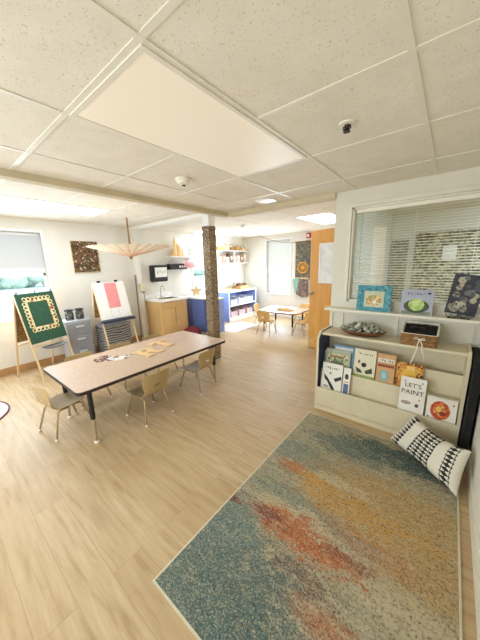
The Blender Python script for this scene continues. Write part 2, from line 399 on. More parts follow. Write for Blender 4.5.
# column wrapped in mottled fabric
c = box(-3.005, -2.875, 2.867, 3.0, 0, HF-.003).build('column', M['whitetrim']); c['kind'] = 'structure'
c = box(-3.011, -2.868, 2.859, 3.006, .02, 2.13).build('column_wrap', M['leopard'])
tag(c, 'mottled brown and tan fabric wrapped around the square column', 'fabric wrap')

# ------------------------------------------------------------ windows
def window_x(name, y0, y1, z0, z1, blind_z, xw=XL):
    f = MB(); t = .04
    for a in ((y0-t, y1+t, z1, z1+t), (y0-t, y1+t, z0-t, z0)): f.box(xw-.02, xw+.02, a[0], a[1], a[2], a[3])
    for a in ((y0-t, y0), (y1, y1+t)): f.box(xw-.02, xw+.02, a[0], a[1], z0, z1)
    fr = f.build(name, M['whitetrim'], bevel=.003); struct(fr)
    s = MB(); zc = (z0+z1)/2-.02
    for a in ((y0, y1, z0, z0+.04), (y0, y1, zc, zc+.045), (y0, y1, z1-.03, z1), (y0, y0+.03, z0, z1), (y1-.03, y1, z0, z1)): s.box(xw-.11, xw-.08, *a)
    o = s.build('sash', M['whitetrim'], fr)
    box(xw-.1, xw-.095, y0+.01, y1-.01, z0+.01, z1-.01).build('glass', M['glass'], fr)
    return fr
window_x('window_1', *W1, 1.57); window_x('window_2', *W2, 1.45)
def blindx(y0, y1, zb, zt, label, m):
    b = box(XL-.055, XL-.052, y0+.012, y1-.012, zb, zt).build('roller_blind', m); tag(b, label, 'blind')
    box(XL-.058, XL-.049, y0+.012, y1-.012, zb-.012, zb+.012).build('bottom_bar', M['whitetrim'], b)
    MB().tube([(XL-.054, y0+.012, zt-.025), (XL-.054, y1-.012, zt-.025)], .02, 10).build('roller_tube', M['whitetrim'], b)
blindx(W1[0], W1[1], 1.57, 2.12, 'pale grey roller blind half lowered over the window behind the green board easel', M['blindroll'])
blindx(W2[0], W2[1], 1.45, 2.12, 'white roller blind on the window behind the wrapped column', M['blind2'])
x0, x1, z0, z1 = W3; f = MB(); t = .045
for a in ((x0-t, x1+t, z1, z1+t), (x0-t, x1+t, z0-t, z0), (x0-t, x0, z0, z1), (x1, x1+t, z0, z1)): f.box(a[0], a[1], YB-.02, YB+.02, a[2], a[3])
fr = struct(f.build('window_3', M['whitetrim'], bevel=.003)); s = MB()
for a in ((x0, x1, z0, z0+.04), (x0, x1, 1.42, 1.46), (x0, x1, z1-.03, z1), (x0, x0+.03, z0, z1), (x1-.03, x1, z0, z1)): s.box(a[0], a[1], YB+.08, YB+.11, a[2], a[3])
s.build('sash', M['whitetrim'], fr); box(x0+.01, x1-.01, YB+.095, YB+.1, z0+.01, z1-.01).build('glass', M['glass'], fr)
b = box(x0+.012, x1-.012, YB+.05, YB+.053, 1.46, z1).build('roller_blind', M['blind2']); tag(b, 'white roller blind on the window beside the tall hanging tapestry', 'blind')
box(x0+.012, x1-.012, YB+.047, YB+.056, 1.448, 1.472).build('bottom_bar', M['whitetrim'], b)
# interior window in the partition
x0, x1, z0, z1 = WP; f = MB(); t = .035
for a in ((x0-t, x1+.02, z1, z1+t), (x0-t, x0, z0, z1)): f.box(a[0], a[1], YP-.018, YP, a[2], a[3])
for a in ((x0, x0+.02, z0, z1), (x0, x1, z1-.02, z1), (x0, x1, z0, z0+.02)): f.box(a[0], a[1], YP, YP+.12, a[2], a[3])
fr = struct(f.build('window_4', M['trim'], bevel=.002))
box(x0+.02, x1, YP+.095, YP+.1, z0+.02, z1-.02).build('glass', M['glass'], fr)
bl = empty('venetian_blind', (x0, YP+.05, z1), label='cream venetian blind with open slats in the interior window above the ledge', cat='blind')
box(.03, x1-x0-.005, -.02, .02, -.05, -.02).build('headrail', M['slat'], bl)
s = MB(); n = 35
for i in range(n):
    z = -.07-i*.0242
    mx = Matrix.Translation((0, 0, z)) @ Matrix.Rotation(math.radians(12), 4, 'X')
    s.box(.035, x1-x0-.008, -.0125, .0125, -.0006, .0006, mx=mx)
s.build('slats', M['slat'], bl)
for xx in (.12, .54, .96): MB().tube([(xx, -.014, -.03), (xx, -.014, -.9)], .0012, 5).build('ladder_cord', M['white'], bl)
MB().tube([(.09, -.024, -.05), (.092, -.026, -.6)], .004, 6).build('tilt_wand', M['glass'], bl)
# ledge and wainscot battens
lg = MB().box(-1.02, XR, YP-.14, YP, 1.06, 1.085).build('trim_3', M['ledge'], bevel=.004); struct(lg)
b = MB()
for x in (-.985, -.87, -.35, .2): b.box(x-.015, x+.015, YP-.012, YP, .1, 1.02)
b.box(-1.0, XR, YP-.012, YP, 1.0202, 1.0598)
struct(b.build('trim_4', M['trim']))

# room seen through the blind
struct(wall_with_holes('wall_playroom', 'y', 5.5, .1, -.9, 2.5, 0, 2.4, [], M['wallw']))
o = box(-.52, 2.2, 5.455, 5.485, .6, 2.0).build('stone_panel', spotty('brick_paper', [(0, (132, 126, 100)), (.3, (178, 170, 138)), (.55, (104, 98, 76)), (.75, (210, 202, 172))], 30))
tag(o, 'mottled olive brown display panel seen through the venetian blind', 'display panel')
o = box(-.88, -.62, 5.455, 5.485, .7, 1.9).build('display_board', spotty('brick_paper2', [(0, (150, 142, 112)), (.5, (176, 168, 138)), (.8, (120, 112, 86))], 30))
tag(o, 'narrow pale mottled board seen through the blind beside the white upright', 'display panel')
o = box(-.14, .04, 5.445, 5.4545, 1.54, 1.77).build('posted_paper', M['paper'], bevel=.002); tag(o, 'white sheet of paper pinned on the mottled panel behind the blind', 'paper')
o = struct(MB().box(-.9, -.875, 3.02, 3.12, 0, 2.0).build('trim_5', M['doorw']))

# ------------------------------------------------------------ ceiling fittings
def fixture(name, x0, x1, y0, y1, z, m, label, group=None):
    e = empty(name, ((x0+x1)/2, (y0+y1)/2, z), label=label, cat='ceiling light', group=group)
    a, b = (x1-x0)/2, (y1-y0)/2; f = MB()
    for r in ((-a, a, -b, -b+.02), (-a, a, b-.02, b), (-a, -a+.02, -b+.02, b-.02), (a-.02, a, -b+.02, b-.02)): f.box(r[0], r[1], r[2], r[3], -.008, .004)
    f.build('frame', M['tbar'], e)
    box(-a+.0205, a-.0205, -b+.0205, b-.0205, -.0062, .0015).build('diffuser', m, e)
    return e
fixture('ceiling_light', -1.408, -.822, .568, 1.764, HN, M['dim_light'], 'large unlit cream light panel set in the near ceiling grid beside the smoke detector')
fixture('ceiling_light', -4.28, -3.69, .65, 1.85, HF, M['tile_light'], 'bright ceiling light panel above the green board easel by the big window')
fixture('ceiling_light', -4.9, -4.3, 4.3, 5.5, HF, M['tile_light'], 'bright ceiling light panel above the blue open shelf in the far room')
fixture('ceiling_light', -2.2, -1.6, 4.3, 5.5, HF, M['tile_light'], 'bright ceiling light panel above the open wooden door')
fixture('ceiling_light', .2, .8, 3.3, 4.5, HF, M['tile_light'], 'bright light panel in the ceiling of the room behind the venetian blind')
fixture('ceiling_light', 1.4, 2.0, 3.3, 4.5, HF, M['tile_light'], 'added light panel brightening the room behind the venetian blind, farther from the door')  # extra glowing panel, added to brighten the blind and the playroom
M['detector'] = plain('detector_plastic', (236, 230, 212), .5, .02, 6)
e = MB().lathe([(0, 0), (.065, 0), (.065, -.012), (.055, -.02), (.052, -.035), (.03, -.045), (0, -.046)], (-1.76, 1.5, HN), 24).build('smoke_detector', M['detector'], smooth=False); tag(e, 'round cream smoke detector on the near ceiling by the large panel', 'smoke detector')
MB().lathe([(0, 0), (.014, 0), (.014, -.006), (0, -.008)], (-1.76, 1.5, HN-.046), 12).build('sensor', M['black'], e)
e = empty('sprinkler_head', (-.49, 1.5, HN), label='small dark metal sprinkler head in a round plate on the near ceiling', cat='sprinkler')
MB().lathe([(0, 0), (.04, 0), (.038, -.006), (.02, -.008), (0, -.008)], (0, 0, 0), 24).build('plate', M['detector'], e)
dk = plain('dark_metal', (52, 48, 42), .4, .1, 12, metal=.6)
s = MB().lathe([(0, 0), (.014, 0), (.012, -.02), (.006, -.018), (.006, -.024), (0, -.024)], (0, 0, -.005), 10)
s.tube([(-.016, 0, -.012), (-.018, 0, -.024), (0, 0, -.034)], .004, 6).tube([(.016, 0, -.012), (.018, 0, -.024), (0, 0, -.034)], .004, 6)
s.lathe([(0, 0), (.018, 0), (.018, -.003), (0, -.003)], (0, 0, -.036), 12); s.build('nozzle', dk, e)
e = MB().lathe([(0, 0), (.125, 0), (.125, -.006), (.11, -.012), (.105, -.008), (0, -.01)], (-1.69, 2.61, HN), 32).build('ceiling_speaker', M['white']); tag(e, 'flat round white ceiling speaker near the corner trim', 'speaker')
e = MB().lathe([(0, 0), (.06, 0), (.06, -.02), (.035, -.045), (0, -.045)], (-3.4, 4.35, HF), 20).build('smoke_detector', M['white']); tag(e, 'small white smoke detector on the far ceiling above the twine', 'smoke detector')

# ------------------------------------------------------------ paper parasol pendant
um = empty('hanging_parasol', (-3.37, 1.87, 1.675), label='upturned paper parasol with orange rib pattern hanging from the ceiling', cat='parasol')
def paras_mat():
    m, nt, b = new_mat('parasol_paper'); out = nt.nodes['Material Output']
    v = objco(nt); s = N(nt, 'ShaderNodeSeparateXYZ'); L(nt, v, s.inputs[0])
    r = mathn(nt, 'SQRT', mathn(nt, 'ADD', mathn(nt, 'POWER', s.outputs[0], 2), mathn(nt, 'POWER', s.outputs[1], 2)))
    a = mathn(nt, 'ARCTAN2', s.outputs[1], s.outputs[0])
    st = mathn(nt, 'GREATER_THAN', mathn(nt, 'FRACT', mathn(nt, 'MULTIPLY', a, 24/(2*PI))), .68)
    n = noise(nt, v, 9, 3); near = N(nt, 'ShaderNodeMapRange'); L(nt, mathn(nt, 'ADD', r, mathn(nt, 'MULTIPLY', mathn(nt, 'SUBTRACT', n, .5), .5)), near.inputs[0]); near.inputs[1].default_value = .34; near.inputs[2].default_value = .02
    c = mixc(nt, near.outputs[0], srgb(240, 230, 206), srgb(226, 168, 132))
    c = mixc(nt, mathn(nt, 'MULTIPLY', st, mathn(nt, 'MULTIPLY_ADD', near.outputs[0], .5, .3)), c, srgb(190, 116, 84))
    L(nt, c, b.inputs['Base Color']); t = N(nt, 'ShaderNodeBsdfTranslucent'); L(nt, c, t.inputs[0])
    mx = N(nt, 'ShaderNodeMixShader'); mx.inputs[0].default_value = .5; L(nt, b.outputs[0], mx.inputs[1]); L(nt, t.outputs[0], mx.inputs[2]); L(nt, mx.outputs[0], out.inputs[0]); return m
bmx = MB(); seg = 24; R0 = .515
tip = bmx.bm.verts.new((0, 0, .02)); ring = []; ring2 = []
for k in range(seg*2):
    a = PI*k/seg; rr = 1 if k % 2 == 0 else .965
    ring.append(bmx.bm.verts.new((R0*.5*rr*math.cos(a), R0*.5*rr*math.sin(a), .082+(.0 if k % 2 == 0 else .006))))
    ring2.append(bmx.bm.verts.new((R0*rr*math.cos(a), R0*rr*math.sin(a), .15+(0 if k % 2 == 0 else .01))))
n = len(ring)
for k in range(n):
    bmx.bm.faces.new((tip, ring[k], ring[(k+1) % n])); bmx.bm.faces.new((ring[k], ring2[k], ring2[(k+1) % n], ring[(k+1) % n]))
bmx.build('canopy', paras_mat(), um)
for k in range(seg):
    a = 2*PI*k/seg; c, s_ = math.cos(a), math.sin(a)
    MB().tube([(0, 0, .032), (R0*.5*c, R0*.5*s_, .088), (R0*c, R0*s_, .156)], .0025, 5).build('rib', M['pine'], um)
for k in range(0, seg, 2):
    a = 2*PI*k/seg; c, s_ = math.cos(a), math.sin(a)
    MB().tube([(0, 0, .20), (R0*.45*c, R0*.45*s_, .086)], .002, 4).build('strut', plain('strut_red', (196, 110, 84), .6), um)
MB().tube([(0, 0, 0), (0, 0, .52)], .011, 8).lathe([(0, -.005), (.016, -.005), (.018, .02), (.01, .035), (0, .035)], (0, 0, 0), 12).build('pole', M['cane'], um)
MB().tube([(0, 0, .52), (.004, 0, .58), (.0, 0, .65)], .003, 6).build('hanging_cord', M['white'], um)
MB().lathe([(0, 0), (.03, 0), (.02, -.012), (0, -.014)], (0, 0, .655), 12).build('ceiling_hook', M['white'], um)

# ------------------------------------------------------------ activity table
TX0, TX1, TY0, TY1, TH = -3.15, -2.23, .645, 2.46, .58
tb = empty('activity_table', ((TX0+TX1)/2, (TY0+TY1)/2, 0), label='long rectangular activity table with tan top and black edge', cat='table')
w_, l_ = TX1-TX0, TY1-TY0
MB().prism(rrect(w_-.012, l_-.012, .05), TH-.025, TH).build('tabletop', M['laminate'], tb)
MB().prism(rrect(w_, l_, .055), TH-.029, TH-.0015).build('edge_banding', M['edge'], tb)
for sx in (-1, 1):
    for sy in (-1, 1):
        x, y = sx*(w_/2-.13), sy*(l_/2-.13)
        lg = MB().lathe([(.019, .24), (.021, .25), (.021, TH-.03)], (x, y, 0), 14).lathe([(0, 0), (.045, 0), (.045, .008), (.02, .012), (0, .012)], (x, y, TH-.043), 14).build('leg', M['black'], tb)
        MB().lathe([(.013, .02), (.013, .3)], (x, y, 0), 12).build('lower_tube', M['chrome'], lg)
        MB().lathe([(0, 0), (.022, 0), (.024, .01), (.018, .022), (0, .024)], (x, y, 0), 14).build('glide', M['foot'], lg)

# ------------------------------------------------------------ chairs
def shell(bm_w, seat_z, back_z, depth):
    """seat+back shell as a grid following a side profile; the slot near the bottom of the back stays open"""
    prof = [(depth*.50, seat_z-.022, .80), (depth*.44, seat_z-.004, .94), (depth*.28, seat_z, 1.0), (depth*.05, seat_z-.008, 1.0), (-depth*.2, seat_z-.006, .98), (-depth*.36, seat_z+.006, .93),
            (-depth*.45, seat_z+.035, .84), (-depth*.49, seat_z+.075, .80), (-depth*.52, seat_z+.095, .82), (-depth*.55, seat_z+.125, .92), (-depth*.585, seat_z+(back_z-seat_z)*.8, .97), (-depth*.61, back_z-.012, .93), (-depth*.62, back_z, .82)]
    U = [-1, -.8, -.5, -.25, 0, .25, .5, .8, 1]
    b = bmesh.new(); rows = []
    for i, (y, z, wf) in enumerate(prof):
        row = []
        for u in U:
            curve = .018*(u*u) if i < 5 else 0
            yc = y + (.022*u*u if i > 7 else 0)
            row.append(b.verts.new((u*bm_w/2*wf, yc, z+curve*(1 if i > 0 else .3))))
        rows.append(row)
    for i in range(len(prof)-1):
        for j in range(len(U)-1):
            if i == 8 and 3 <= j <= 4: continue
            b.faces.new((rows[i][j], rows[i][j+1], rows[i+1][j+1], rows[i+1][j]))
    return b
def make_chair(label, group, W=.34, SZ=.285, BZ=.54, D=.34, shellm='chair', legm='chairleg'):
    r = empty('school_chair', label=label, cat='chair', group=group)
    mb = MB(); mb.bm.free(); mb.bm = shell(W, SZ, BZ, D)
    o = mb.build('seat_shell', M[shellm], r, smooth=True)
    sd = o.modifiers.new('t', 'SOLIDIFY'); sd.thickness = .009; sd.offset = 0
    ss = o.modifiers.new('s', 'SUBSURF'); ss.levels = 1; ss.render_levels = 2
    for sx in (-1, 1):
        for sy in (-1, 1):
            x = sx*W*.33
            pts = [(x, sy*.015, SZ-.024), (x*1.02, sy*.085, SZ-.024), (x*1.08, sy*.115, SZ-.04), (x*1.45, sy*.175, .02)]
            lg = MB().tube(pts, .0095, 8).build('leg', M[legm], r, smooth=True)
            MB().ball((x*1.46, sy*.177, .0145), .0145, 2).build('foot_cap', M['foot'], lg, smooth=True)
    MB().tube([(-W*.33, .06, SZ-.026), (W*.33, .06, SZ-.026)], .006, 6).build('crossbar', M[legm], r)
    return r
ch = make_chair('tan plastic school chair at the narrow end of the long table', 'tan chairs around the long table')
ch.location = (-2.86, .70, 0); ch.rotation_euler = (0, 0, math.radians(9))
for (x, y, a, lb) in [(-2.37, 1.335, 92, 'tan plastic school chair tucked at the middle of the long side facing the rug'),
                      (-2.42, 2.08, 97, 'tan plastic school chair on the rug side near the wrapped column end of the table'),
                      (-3.26, 1.09, -90, 'tan school chair mostly hidden behind the table in front of the grey drawers'),
                      (-3.26, 1.60, -90, 'tan school chair mostly hidden behind the table in front of the white paper easel'),
                      (-3.26, 2.10, -90, 'tan school chair mostly hidden behind the table in front of the sink cabinet')]:
    c = copy_tree(ch); c.location = (x, y, 0); c.rotation_euler = (0, 0, math.radians(a)); c['label'] = lb

# ------------------------------------------------------------ letters and clippings on the table
def letter(outline, hole, name, label, loc, rz, size):
    cu = bpy.data.curves.new(name, 'CURVE'); cu.dimensions = '2D'; cu.fill_mode = 'BOTH'; cu.extrude = .004; cu.bevel_depth = .0008
    for pts in [outline]+([hole] if hole else []):
        sp = cu.splines.new('POLY'); sp.points.add(len(pts)-1)
        for p, q in zip(sp.points, pts): p.co = (q[0]*size, q[1]*size, 0, 1)
        sp.use_cyclic_u = True
    t = bpy.data.objects.new(name, cu); COL.objects.link(t); bpy.context.view_layer.update()
    me = bpy.data.meshes.new_from_object(t.evaluated_get(bpy.context.evaluated_depsgraph_get())); bpy.data.objects.remove(t)
    me.materials.clear(); me.materials.append(M['letters'])
    o = bpy.data.objects.new(name, me); COL.objects.link(o); o.location = loc; o.rotation_euler = (0, 0, rz); tag(o, label, 'letter'); return o
T = [(-.45, .5), (-.45, .22), (-.36, .22), (-.30, .34), (-.12, .34), (-.12, -.36), (-.24, -.38), (-.24, -.5), (.24, -.5), (.24, -.38), (.12, -.36), (.12, .34), (.30, .34), (.36, .22), (.45, .22), (.45, .5)]
Rr = [(-.45, .5), (-.45, .38), (-.34, .36), (-.34, -.36), (-.45, -.38), (-.45, -.5), (-.02, -.5), (-.02, -.38), (-.12, -.36), (-.12, -.08), (.02, -.08), (.22, -.5), (.48, -.5), (.48, -.38), (.38, -.36), (.24, -.04), (.36, .06), (.40, .22), (.36, .38), (.24, .47), (.1, .5)]
Rh = [(-.12, .34), (.06, .34), (.15, .28), (.17, .2), (.14, .12), (.05, .08), (-.12, .08)]
# readable from the side of the rug: up = -x
letter(Rr, Rh, 'wooden_letter', 'pale wooden cut-out letter R lying on the long table', (-2.67, 1.56, TH+.0056), math.radians(100), .28)
letter(T, None, 'wooden_letter', 'pale wooden cut-out letter T lying on the long table beyond the letter R', (-2.80, 1.86, TH+.0056), math.radians(96), .29)
photo = spotty('photo_print', [(0, (120, 64, 52)), (.3, (92, 52, 46)), (.5, (208, 192, 176)), (.7, (150, 96, 78)), (.85, (70, 60, 56))], 34)
photo2 = spotty('photo_print_pale', [(0, (228, 224, 216)), (.5, (208, 200, 190)), (.7, (232, 228, 220)), (.86, (120, 110, 100))], 30)
def clipping(pts, m, label, z):
    o = MB().prism([(x, y) for x, y in pts], z, z+.0012).build('paper_clipping', m); tag(o, label, 'paper'); return o
clipping([(-2.95, 1.06), (-2.84, 1.05), (-2.79, 1.14), (-2.72, 1.22), (-2.80, 1.27), (-2.93, 1.24), (-3.02, 1.20)], photo, 'reddish brown torn photo clipping flat on the table', TH+.0004)
clipping([(-2.86, 1.16), (-2.70, 1.20), (-2.68, 1.30), (-2.78, 1.44), (-2.80, 1.33), (-2.88, 1.26)], photo2, 'pale torn photo clipping overlapping the reddish brown one on the table', TH+.002)

# ------------------------------------------------------------ easels
def easel(label, tl, ang, W, ztop, zbot, fspread, bspread, front_m, cork=True, tray=True):
    """tl: top left corner (x, y); local +X = front (toward room), local +Y = along the width"""
    e = empty('art_easel', (tl[0], tl[1], 0), ang, label, 'easel')
    def P(y, z, side):                       # point on the front (+) or back (-) frame
        k = (ztop-z)/ztop; return (k*fspread if side > 0 else -k*bspread, y, z)
    for side in (1, -1):
        for y in (0, W): MB().tube([P(y, ztop, side), P(y, .0, side)], .014, 4).build('leg', M['pine'], e)
        MB().tube([P(0, ztop-.01, side), P(W, ztop-.01, side)], .013, 4).build('top_rail', M['pine'], e)
    MB().tube([P(0, zbot-.04, 1), P(W, zbot-.04, 1)], .013, 4).build('cross_rail', M['pine'], e)
    MB().tube([P(0, zbot-.04, -1), P(W, zbot-.04, -1)], .013, 4).build('cross_rail', M['pine'], e)
    def panel(side, m, nm, z0, z1, off, t=.008, y0=.0, y1=W):
        n = Vector((ztop, 0, fspread if side > 0 else -bspread)).normalized() if side > 0 else Vector((-ztop, 0, bspread)).normalized()
        if side > 0: n = Vector((ztop, 0, fspread)).normalized()
        b = MB(); vs = []
        for d in (off, off+t):
            for (yy, zz) in ((y0, z0), (y1, z0), (y1, z1), (y0, z1)): vs.append(b.bm.verts.new(Vector(P(yy, zz, side))+n*d))
        for f in ((0, 1, 2, 3), (7, 6, 5, 4), (0, 4, 5, 1), (1, 5, 6, 2), (2, 6, 7, 3), (3, 7, 4, 0)): b.bm.faces.new([vs[i] for i in f])
        return b.build(nm, m, e), n
    pf, n = panel(1, front_m, 'board', zbot, ztop-.005, .010)
    panel(-1, M['cork'] if cork else M['pine'], 'rear_board', zbot, ztop-.005, .010)
    return e, P, n, panel
zt1 = 1.235
e1, P1, n1, pan1 = easel('wooden easel with green chalkboard and scalloped cream border by the window', (-4.62, .80), math.radians(20), .52, zt1, .53, .28, .27, M['green'])
# scalloped frame in the board plane
def plane_mx(P, n, y, z):
    o = Vector(P(y, z, 1))+n*.019; u = Vector((0, 1, 0)); v = (Vector(P(y, z+.1, 1))-Vector(P(y, z, 1))).normalized()
    return Matrix(((u.x, v.x, n.x, o.x), (u.y, v.y, n.y, o.y), (u.z, v.z, n.z, o.z), (0, 0, 0, 1)))
mx = plane_mx(P1, n1, .26, .93)
mb = MB(); wd, hg, t = .165, .21, .028
for a in ((-wd, wd, hg-t, hg), (-wd, wd, -hg, -hg+t), (-wd, -wd+t, -hg, hg), (wd-t, wd, -hg, hg)): mb.box(a[0], a[1], a[2], a[3], 0, .003, mx=mx)
for i in range(7):
    for sgn in (-1, 1): mb.tube([mx @ Vector((-wd+2*wd*i/6+.024*math.cos(q*PI/6), sgn*(hg+.014)+.026*math.sin(q*PI/6), .003)) for q in range(12)], .0075, 5, closed=True)
for i in range(1, 8):
    for sgn in (-1, 1): mb.tube([mx @ Vector((sgn*(wd+.014)+.026*math.cos(q*PI/6), -hg+2*hg*i/8+.022*math.sin(q*PI/6), .003)) for q in range(12)], .0075, 5, closed=True)
mb.build('scalloped_border', M['scallop'], e1)
for y in (.03, .27, .5): MB().box(-.018, .018, y-.012, y+.012, zt1-.02, zt1+.035).build('clip', M['grey'], e1, bevel=.004)
MB().lathe([(0, 0), (.14, .0), (.20, .028), (.19, .028), (.13, .008), (0, .008)], (.20, .30, .42), 24, .45, 1).build('paint_tray', M['grey'], e1, smooth=True)
zt2 = 1.31
e2, P2, n2, pan2 = easel('wooden easel holding white paper and a pink sheet beside the sink', (-4.72, 1.87), 0, .53, zt2, .68, .36, .28, M['paper'], cork=True)
pan2(1, M['paper'], 'paper_sheet', .70, zt2-.03, .0185, .001, .03, .50)
pan2(1, M['pink'], 'pink_sheet', .86, zt2-.02, .0205, .001, .17, .38)[0]['label'] = 'pink paper sheet'
for z_, y_ in ((.72, .18), (.72, .32)): pan2(1, plain('pencil_line', (190, 190, 186), .9), 'paper_fold', .70, .85, .0205, .0004, y_, y_+.004)
for y in (.10, .40): MB().box(-.014, .02, y-.025, y+.025, zt2-.03, zt2+.03).build('clip', M['black'], e2, bevel=.006)
q = P2(0, .66, 1)
MB().box(q[0]-.01, q[0]+.10, -.02, .55, .63, .675).build('tray', plain('slate_tray', (46, 54, 78), .5), e2, bevel=.006)
# grey woven bin under the second easel
def weave():
    m, nt, b = new_mat('grey_weave'); v = objco(nt)
    wv = N(nt, 'ShaderNodeTexWave', wave_type='BANDS', bands_direction='Z'); wv.inputs['Scale'].default_value = 7; wv.inputs['Distortion'].default_value = 5; wv.inputs['Detail'].default_value = 2
    L(nt, v, wv.inputs[0]); L(nt, ramp(nt, wv.outputs[1], [(.2, srgb(70, 70, 72)), (.7, srgb(164, 162, 160))]), b.inputs['Base Color']); bump(nt, b, wv.outputs[1], .5, .01); return m
bn = empty('storage_bin', (-4.8, 2.16, 0), label='grey wavy woven storage bin standing under the paper easel', cat='bin')
MB().prism(rrect(.36, .52, .05), .0, .54).build('bin_body', weave(), bn, bevel=.01)
MB().prism(rrect(.375, .535, .055), .52, .55).build('rim', M['grey'], bn, bevel=.005)

# grey drawer tower
dt = empty('drawer_tower', (-4.9, 1.58, 0), label='grey plastic drawer tower between the two easels', cat='drawers')
MB().box(-.15, .15, -.19, .19, .03, .70).build('body', M['lgrey'], dt, bevel=.01)
MB().box(-.165, .165, -.2, .2, .70, .72).build('top_panel', M['lgrey'], dt, bevel=.006)
for k in range(3):
    d = box(.15, .17, -.175, .175, .05+.215*k, .05+.215*k+.2).build('drawer', M['grey'], dt, bevel=.008)
    MB().box(.17, .19, -.06, .06, .05+.215*k+.12, .05+.215*k+.15).build('handle', M['lgrey'], d, bevel=.006)
for sx in (-1, 1):
    for sy in (-1, 1): MB().lathe([(0, 0), (.015, 0), (.018, .03), (0, .03)], (sx*.12, sy*.15, 0), 10).build('foot', M['grey'], dt)
jarm = glassm('jar_glass', (214, 216, 214), .05)
for i, (dx, dy, lb) in enumerate([(0, -.085, 'glass jar with black lid on the drawer tower, closer to the green board'), (0, .07, 'glass jar with black lid on the drawer tower, closer to the paper easel')]):
    j = empty('glass_jar', (-4.85+dx, 1.58+dy, .72), label=lb, cat='jar')
    MB().lathe([(0, 0), (.052, 0), (.06, .02), (.06, .12), (.045, .14), (.045, .15), (.04, .15), (.04, .135), (.054, .115), (.054, .02), (0, .01)], (0, 0, 0), 20).build('jar_body', jarm, j, smooth=True)
    MB().lathe([(0, .015), (.048, .016), (.05, .06), (.035, .10), (0, .09)], (0, 0, 0), 14).build('contents', spotty('jar_contents', [(0, (238, 236, 230)), (.45, (60, 56, 54)), (.7, (170, 160, 150))], 34), j)
    MB().lathe([(0, .148), (.05, .148), (.066, .155), (.066, .172), (.05, .18), (0, .18)], (0, 0, 0), 20).build('lid', M['black'], j)

# canvas on the left wall
cv = empty('wall_canvas', (XL, 1.97, 1.755), label='square dark brown mosaic canvas hanging on the wall between the easels', cat='artwork')
box(.002, .035, -.215, .215, -.265, .265).build('panel', M['pine'], cv); box(.035, .039, -.213, .213, -.263, .263).build('mosaic_face', M['collage'], cv)

# ------------------------------------------------------------ sink corner
pp = struct(box(XL, XL+.09, 2.87, 2.965, 0, 2.274).build('trim_6', M['wallw']))
o = MB().tube([(-5.02, 2.83, 1.40), (-4.98, 2.80, .02)], .012, 8).build('broom_handle', plain('grey_stick', (122, 112, 98), .6)); tag(o, 'grey brown stick leaning in the corner beside the sink', 'stick')
sd = empty('soap_dispenser', (-5.0, 2.93, 1.05), label='beige wall soap dispenser in the corner beside the sink', cat='dispenser')
MB().box(.0, .09, -.055, .055, 0, .17).build('housing', plain('beige_plastic', (216, 206, 178), .5), sd, bevel=.012); MB().box(.05, .1, -.02, .02, -.03, .005).build('spout', M['grey'], sd, bevel=.004)
SK = empty('sink_cabinet', (-5.098, 3.06, 0), label='maple sink cabinet with white counter against the wall', cat='cabinet')
MB().box(.012, .56, 0, .66, .08, .83).box(.012, .5, .01, .65, 0, .08).build('carcass', M['maple'], SK, bevel=.003)
ct = MB()
ct.box(.0, .14, -.02, .69, .83, .87).box(.46, .60, -.02, .69, .83, .87).box(.14, .46, -.02, .12, .83, .87).box(.14, .46, .55, .69, .83, .87)
ct.build('countertop', M['white'], SK, bevel=.004)
MB().box(.0, .02, -.02, .69, .87, .97).build('backsplash', M['white'], SK, bevel=.003)
MB().box(.14, .46, .12, .55, .68, .685).box(.14, .145, .12, .55, .68, .868).box(.455, .46, .12, .55, .68, .868).box(.14, .46, .12, .125, .68, .868).box(.14, .46, .545, .55, .68, .868).build('basin', M['steel'], SK)
fc = MB().lathe([(0, 0), (.03, 0), (.022, .02), (.012, .03), (0, .03)], (.09, .33, .87), 14).tube([(.09, .33, .89), (.09, .33, 1.06), (.11, .33, 1.11), (.16, .33, 1.13), (.21, .33, 1.10), (.22, .33, 1.05)], .009, 8).build('faucet', M['chrome'], SK, smooth=True)
for s_ in (-1, 1): MB().lathe([(0, 0), (.018, 0), (.014, .03), (0, .035)], (.09, .33+s_*.1, .87), 10).tube([(.09, .33+s_*.1, .9), (.13, .33+s_*.13, .915)], .005, 6).build('tap_handle', M['chrome'], fc)
box(.56, .575, .02, .64, .70, .81).build('false_drawer', M['maple'], SK, bevel=.002)
for a, b_, hx in ((.02, .325, .29), (.335, .64, .37)):
    d = box(.56, .578, a, b_, .10, .685).build('door', M['maple'], SK, bevel=.002)
    MB().tube([(.578, hx, .40), (.605, hx, .42), (.61, hx, .47), (.605, hx, .52), (.578, hx, .54)], .005, 6).build('handle', M['steel'], d)
dp = empty('towel_dispenser', (-5.1, 3.40, 1.22), label='black paper towel dispenser on the wall above the sink', cat='dispenser')
MB().box(.0, .13, -.2, .2, 0, .36).build('housing', M['black'], dp, bevel=.03)
MB().box(.13, .135, -.13, .17, .10, .31).build('front_sheet', M['paper'], dp)
for k in range(4): MB().box(.135, .1365, -.09+.062*k, -.05+.062*k, .17+.02*(k % 2), .24+.02*(k % 2)).build('sheet_picture', plain('faint_print', (214, 210, 202), .8), dp)
MB().box(.06, .12, -.1, .1, -.03, .0).build('towel_tail', M['paper'], dp)
# shelf above the sink
sh = empty('wall_shelf', (-5.1, 4.0, 1.74), label='small white shelf above the sink holding a castle of crystals', cat='shelf')
MB().box(0, .2, -.35, .35, 0, .025).build('shelf_board', M['white'], sh, bevel=.003)
for y in (-.28, .28): MB().prism([(0, 0), (.16, 0), (0, -.12)], y-.01, y+.01, mx=Matrix.Rotation(PI/2, 4, 'X')).build('bracket', M['white'], sh)
